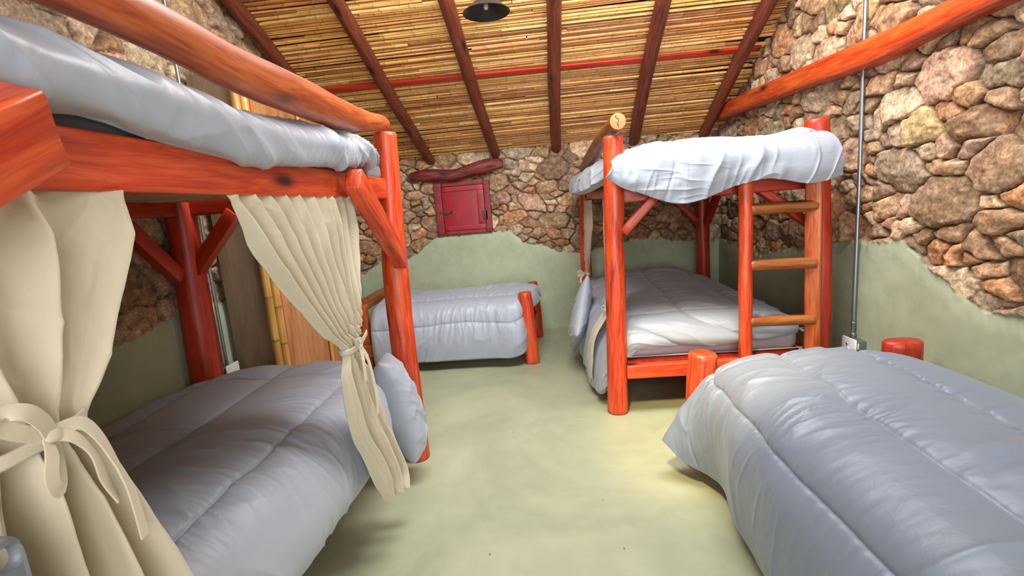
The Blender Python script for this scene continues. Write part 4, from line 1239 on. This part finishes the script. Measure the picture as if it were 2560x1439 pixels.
pillow('pillow', (0.285, 3.86, 0.42), 0.16, 0.60, 0.50, (1, 0, 0.22), (0, 1, -0.55), (0.26, 0.5, 0.9), MT['duvet_lit_matte'], 'pale blue pillow leaning off the aisle side of the right bunk lower bed', 331)

c3 = curtain('curtain', [(0.425, (4.02, 1.345), (4.45, 1.345), 0.8), (0.425, (4.10, 1.1), (4.50, 1.1), 1.0), (0.425, (4.30, 0.85), (4.62, 0.85), 1.0), (0.425, (4.52, 0.66), (4.64, 0.66), 0.6), (0.42, (4.42, 0.50), (4.66, 0.50), 0.9), (0.39, (4.40, 0.3), (4.66, 0.3), 0.9)],
             5.5, 0.018, 'cream curtain tied to the far post of the right bunk', 461, nu=140, nv=110)
tie = band('tieback', 0.425, 4.51, 4.65, 0.66, 0.028, 0.022, c3, 0.0)
ribbon('bow_loop', [(0.385, 4.55, 0.66), (0.355, 4.53, 0.69), (0.335, 4.52, 0.675), (0.385, 4.55, 0.655)], 0.022, tie, face=(0, 1, 0))
ribbon('tie_end', [(0.385, 4.54, 0.66), (0.36, 4.52, 0.63), (0.35, 4.50, 0.58)], 0.022, tie, face=(0, 1, 0))
ribbon('tie_end', [(0.385, 4.54, 0.66), (0.35, 4.52, 0.652), (0.325, 4.52, 0.648)], 0.020, tie, face=(0, 1, 0))
c4 = curtain('curtain', [(0.455, (3.02, 1.345), (3.42, 1.345), 0.8), (0.44, (3.03, 1.1), (3.35, 1.1), 1.0), (0.425, (3.05, 0.85), (3.26, 0.85), 1.0), (0.40, (3.06, 0.62), (3.20, 0.62), 0.6), (0.315, (3.09, 0.45), (3.27, 0.45), 0.5), (0.288, (3.12, 0.28), (3.36, 0.28), 0.5), (0.285, (3.16, 0.13), (3.42, 0.10), 0.5)],
             3.5, 0.014, 'pale cream curtain hanging behind the front left post of the right bunk', 471, nu=120, nv=120, mat=MT['cream'])
band('tieback', 0.40, 3.055, 3.205, 0.63, 0.026, 0.02, c4, 0.0)

# ------------------------------------------------------------------ bed along the back wall
bb = thing('single_bed', 'low red log bed standing along the back wall under the shutter', 'bed', (-0.9, 4.4, 0))
log('post', [(-0.138, 3.99, 0.0), (-0.150, 3.99, 0.35), (-0.165, 3.99, 0.622)], [0.062, 0.060, 0.056], MT['red'], bb, 0.04, 22)
log('post', [(-0.085, 4.80, 0.0), (-0.095, 4.80, 0.3), (-0.115, 4.80, 0.575)], [0.052, 0.052, 0.052], MT['red_dark'], bb, 0.04, 22)
beam('post', (-1.585, 4.03, 0.0), (-1.585, 4.03, 0.60), 0.07, 0.07, MT['orange'], bb, up=(0, 1, 0))
beam('post', (-1.585, 4.79, 0.0), (-1.585, 4.79, 0.64), 0.07, 0.07, MT['orange'], bb, up=(0, 1, 0))
beam('headboard_rail', (-1.585, 4.06, 0.592), (-1.585, 4.76, 0.592), 0.04, 0.105, MT['brown'], bb)
beam('side_rail', (-1.62, 3.955, 0.200), (-0.20, 3.975, 0.200), 0.04, 0.105, MT['brown'], bb)
beam('side_rail', (-1.55, 4.82, 0.20), (-0.13, 4.82, 0.20), 0.04, 0.10, MT['brown'], bb)
beam('foot_rail', (-0.125, 4.04, 0.22), (-0.10, 4.76, 0.22), 0.04, 0.12, MT['red_dark'], bb)
box('bed_base', (-1.54, 4.0, 0.19), (-0.16, 4.80, 0.22), MT['slat'], bb, 0.003)
net = []
for x, dz, fy in ((-1.50, 0.0, 0.01), (-1.1, -0.005, 0), (-0.75, 0.0, 0), (-0.45, 0.005, 0), (-0.30, 0.015, -0.015), (-0.215, 0.01, 0.0)):
    net.append([(x, 3.905 + fy, 0.085 + (0.03 if x > -0.25 else 0)), (x, 3.89 + fy, 0.24), (x, 3.91 + fy, 0.40), (x, 3.985 + fy, 0.515 + dz), (x, 4.12, 0.560 + dz), (x, 4.4, 0.580 + dz), (x, 4.66, 0.56 + dz), (x, 4.80, 0.50), (x, 4.85, 0.40)])
net.append([(-0.205, 3.97, 0.16), (-0.195, 3.99, 0.28), (-0.19, 4.02, 0.40), (-0.175, 4.07, 0.49), (-0.12, 4.16, 0.55), (-0.085, 4.4, 0.57), (-0.10, 4.62, 0.55), (-0.16, 4.74, 0.48), (-0.18, 4.78, 0.40)])
net.append([(-0.215, 4.03, 0.22), (-0.20, 4.04, 0.30), (-0.19, 4.06, 0.38), (-0.16, 4.10, 0.43), (-0.085, 4.18, 0.46), (-0.055, 4.4, 0.47), (-0.07, 4.60, 0.46), (-0.14, 4.70, 0.42), (-0.17, 4.74, 0.36)])
bd = cloth('duvet', net, 320, 240, MT['duvet_lit'], quilt([0.31, 0.64, 0.95], drop=0.0, puff=0.020, gather=0.012, wr=0.016, seed=211, along='u', width=0.06, gf=30), (0, -0.5, 1), thick=0.02)
tag(bd, 'grey quilted duvet on the low bed along the back wall', 'duvet', 'duvets on the five beds')

# ------------------------------------------------------------------ bed in the right foreground
fb = thing('single_bed', 'low log bed in the right foreground with a big grey quilted duvet', 'bed', (1.24, 1.2, 0))
log('post', [(0.725, 2.275, 0.0), (0.732, 2.275, 0.34), (0.744, 2.275, 0.580)], [0.070, 0.070, 0.065], MT['red'], fb, 0.03, 26, 0.025, 0.010)
_seed[0] += 1
sec = circle(28) * np.array([1.0, 0.62]) + 0.0
sec[:, 0] = np.sign(sec[:, 0]) * np.abs(sec[:, 0]) ** 0.85
V, F, G = sweep([(1.668, 2.28, 0.0), (1.668, 2.28, 0.3), (1.668, 2.28, 0.583)], sec, [0.088, 0.088, 0.086], (0, -1, 0.001), 0.03, _seed[0], 0.03, 0.010)
link_mesh('post', V, F, MT['red_dark'], fb, G, sharp=50)
log('post', [(0.80, 0.18, 0.0), (0.80, 0.18, 0.50)], 0.06, MT['red'], fb, 0.03, 20)
log('post', [(1.68, 0.18, 0.0), (1.68, 0.18, 0.50)], 0.06, MT['red'], fb, 0.03, 20)
beam('side_rail', (0.80, 0.22, 0.20), (0.80, 2.22, 0.20), 0.045, 0.10, MT['red_dark'], fb)
beam('side_rail', (1.68, 0.22, 0.20), (1.68, 2.22, 0.20), 0.045, 0.10, MT['red_dark'], fb)
beam('foot_rail', (0.79, 2.26, 0.22), (1.60, 2.27, 0.22), 0.045, 0.10, MT['red_dark'], fb)
box('bed_base', (0.825, 0.22, 0.19), (1.655, 2.22, 0.22), MT['slat'], fb, 0.004)
net = [
    [(0.70, 0.20, 0.07), (0.685, 0.20, 0.24), (0.70, 0.20, 0.42), (0.79, 0.20, 0.535), (0.98, 0.20, 0.580), (1.22, 0.20, 0.588), (1.42, 0.20, 0.570), (1.58, 0.20, 0.52), (1.71, 0.20, 0.43), (1.75, 0.20, 0.33)],
    [(0.70, 0.75, 0.07), (0.685, 0.75, 0.24), (0.70, 0.75, 0.42), (0.79, 0.75, 0.535), (0.98, 0.75, 0.580), (1.22, 0.75, 0.588), (1.42, 0.75, 0.570), (1.58, 0.75, 0.52), (1.71, 0.75, 0.43), (1.75, 0.75, 0.33)],
    [(0.695, 1.30, 0.07), (0.68, 1.30, 0.24), (0.70, 1.30, 0.42), (0.79, 1.30, 0.540), (0.98, 1.30, 0.588), (1.22, 1.30, 0.596), (1.42, 1.30, 0.578), (1.58, 1.30, 0.53), (1.71, 1.30, 0.44), (1.75, 1.30, 0.33)],
    [(0.72, 1.70, 0.07), (0.70, 1.70, 0.24), (0.715, 1.70, 0.42), (0.795, 1.70, 0.540), (0.98, 1.70, 0.590), (1.22, 1.70, 0.598), (1.42, 1.70, 0.582), (1.58, 1.70, 0.535), (1.71, 1.70, 0.45), (1.75, 1.70, 0.34)],
    [(0.748, 1.95, 0.075), (0.725, 1.95, 0.22), (0.715, 1.96, 0.40), (0.795, 1.97, 0.535), (0.98, 1.98, 0.588), (1.22, 1.98, 0.598), (1.42, 1.98, 0.585), (1.57, 1.98, 0.54), (1.69, 1.98, 0.46), (1.74, 1.98, 0.36)],
    [(0.640, 2.10, 0.085), (0.635, 2.10, 0.21), (0.685, 2.10, 0.39), (0.785, 2.10, 0.525), (0.96, 2.10, 0.578), (1.22, 2.10, 0.592), (1.41, 2.09, 0.582), (1.55, 2.08, 0.545), (1.67, 2.07, 0.47), (1.72, 2.06, 0.38)],
    [(0.552, 2.175, 0.150), (0.590, 2.18, 0.235), (0.675, 2.18, 0.390), (0.785, 2.18, 0.510), (0.95, 2.19, 0.560), (1.22, 2.20, 0.572), (1.40, 2.19, 0.560), (1.53, 2.17, 0.52), (1.63, 2.15, 0.45), (1.68, 2.13, 0.38)],
    [(0.560, 2.190, 0.155), (0.605, 2.195, 0.230), (0.690, 2.195, 0.370), (0.800, 2.20, 0.475), (0.94, 2.225, 0.500), (1.22, 2.235, 0.505), (1.39, 2.225, 0.495), (1.50, 2.20, 0.46), (1.58, 2.18, 0.41), (1.61, 2.16, 0.36)],
    [(0.580, 2.195, 0.165), (0.625, 2.20, 0.225), (0.705, 2.20, 0.345), (0.820, 2.205, 0.42), (0.94, 2.230, 0.42), (1.22, 2.240, 0.42), (1.38, 2.23, 0.42), (1.48, 2.205, 0.40), (1.55, 2.185, 0.37), (1.58, 2.165, 0.34)]]
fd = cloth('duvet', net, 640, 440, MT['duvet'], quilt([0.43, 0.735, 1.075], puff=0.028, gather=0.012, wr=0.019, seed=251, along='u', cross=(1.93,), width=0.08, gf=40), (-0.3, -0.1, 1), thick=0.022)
tag(fd, 'large grey satin quilted duvet on the bed in the right foreground', 'duvet', 'duvets on the five beds')
ribbon('loose_thread', [(0.575, 2.175, 0.140), (0.580, 2.165, 0.11), (0.590, 2.165, 0.075), (0.597, 2.16, 0.045)], 0.003, fd, face=(0, 1, 0), th=0.001, mat=MT['cream'])

# ------------------------------------------------------------------ grey plastic chair at the very left edge
ch = thing('plastic_chair', 'grey plastic chair back with a handle slot at the bottom left corner', 'chair', (-0.62, 0.30, 0))


def slotted_back(name, y0, y1, z0, z1, x, parent):
    """upright shell with rounded corners and a rounded hand slot, thickness along x, seen from the aisle"""
    n = 64
    cy = (y0 + y1) / 2
    def outline(hw, lo, hi, r):
        pts = []
        for cx_, cz_, a0 in ((hw - r, hi - r, 0), (-hw + r, hi - r, 90), (-hw + r, lo + r, 180), (hw - r, lo + r, 270)):
            for i in range(16):
                a = math.radians(a0 + 90 * i / 15)
                pts.append((cy + cx_ + r * math.cos(a), cz_ + r * math.sin(a)))
        return np.array(pts)
    O = outline((y1 - y0) / 2, z0, z1, 0.026)
    I = outline((y1 - y0) / 2 - 0.010, z1 - 0.040, z1 - 0.013, 0.012)
    rings = [(O, 0.0, 0.0), (O * 1.0, 0.006, 0.0), (O, 0.012, -0.006), (I, 0.012, 0.006), (I, 0.006, 0.0), (I, 0.0, 0.0)]
    V, F = [], []
    for ring, dx, grow in rings:
        c = ring.mean(0)
        d = ring - c; d /= np.linalg.norm(d, axis=1)[:, None]
        q = ring + d * grow
        V += [(x + dx, p[0], p[1]) for p in q]
    k = len(O); m = len(rings)
    for r in range(m):
        for i in range(k):
            F.append((r * k + i, r * k + (i + 1) % k, ((r + 1) % m) * k + (i + 1) % k, ((r + 1) % m) * k + i))
    return link_mesh(name, V, F, MT['grey_plastic'], parent, sharp=50)


slotted_back('backrest', 0.235, 0.448, 0.62, 1.045, -0.605, ch)
box('seat', (-0.60, 0.10, 0.44), (-0.26, 0.46, 0.465), MT['grey_plastic'], ch, 0.01)
for (x, y) in ((-0.59, 0.12), (-0.59, 0.43), (-0.28, 0.12), (-0.28, 0.43)):
    beam('leg', (x, y, 0.0), (x, y, 0.45 if x > -0.5 else 0.66), 0.03, 0.03, MT['grey_plastic'], ch, up=(0, 1, 0))
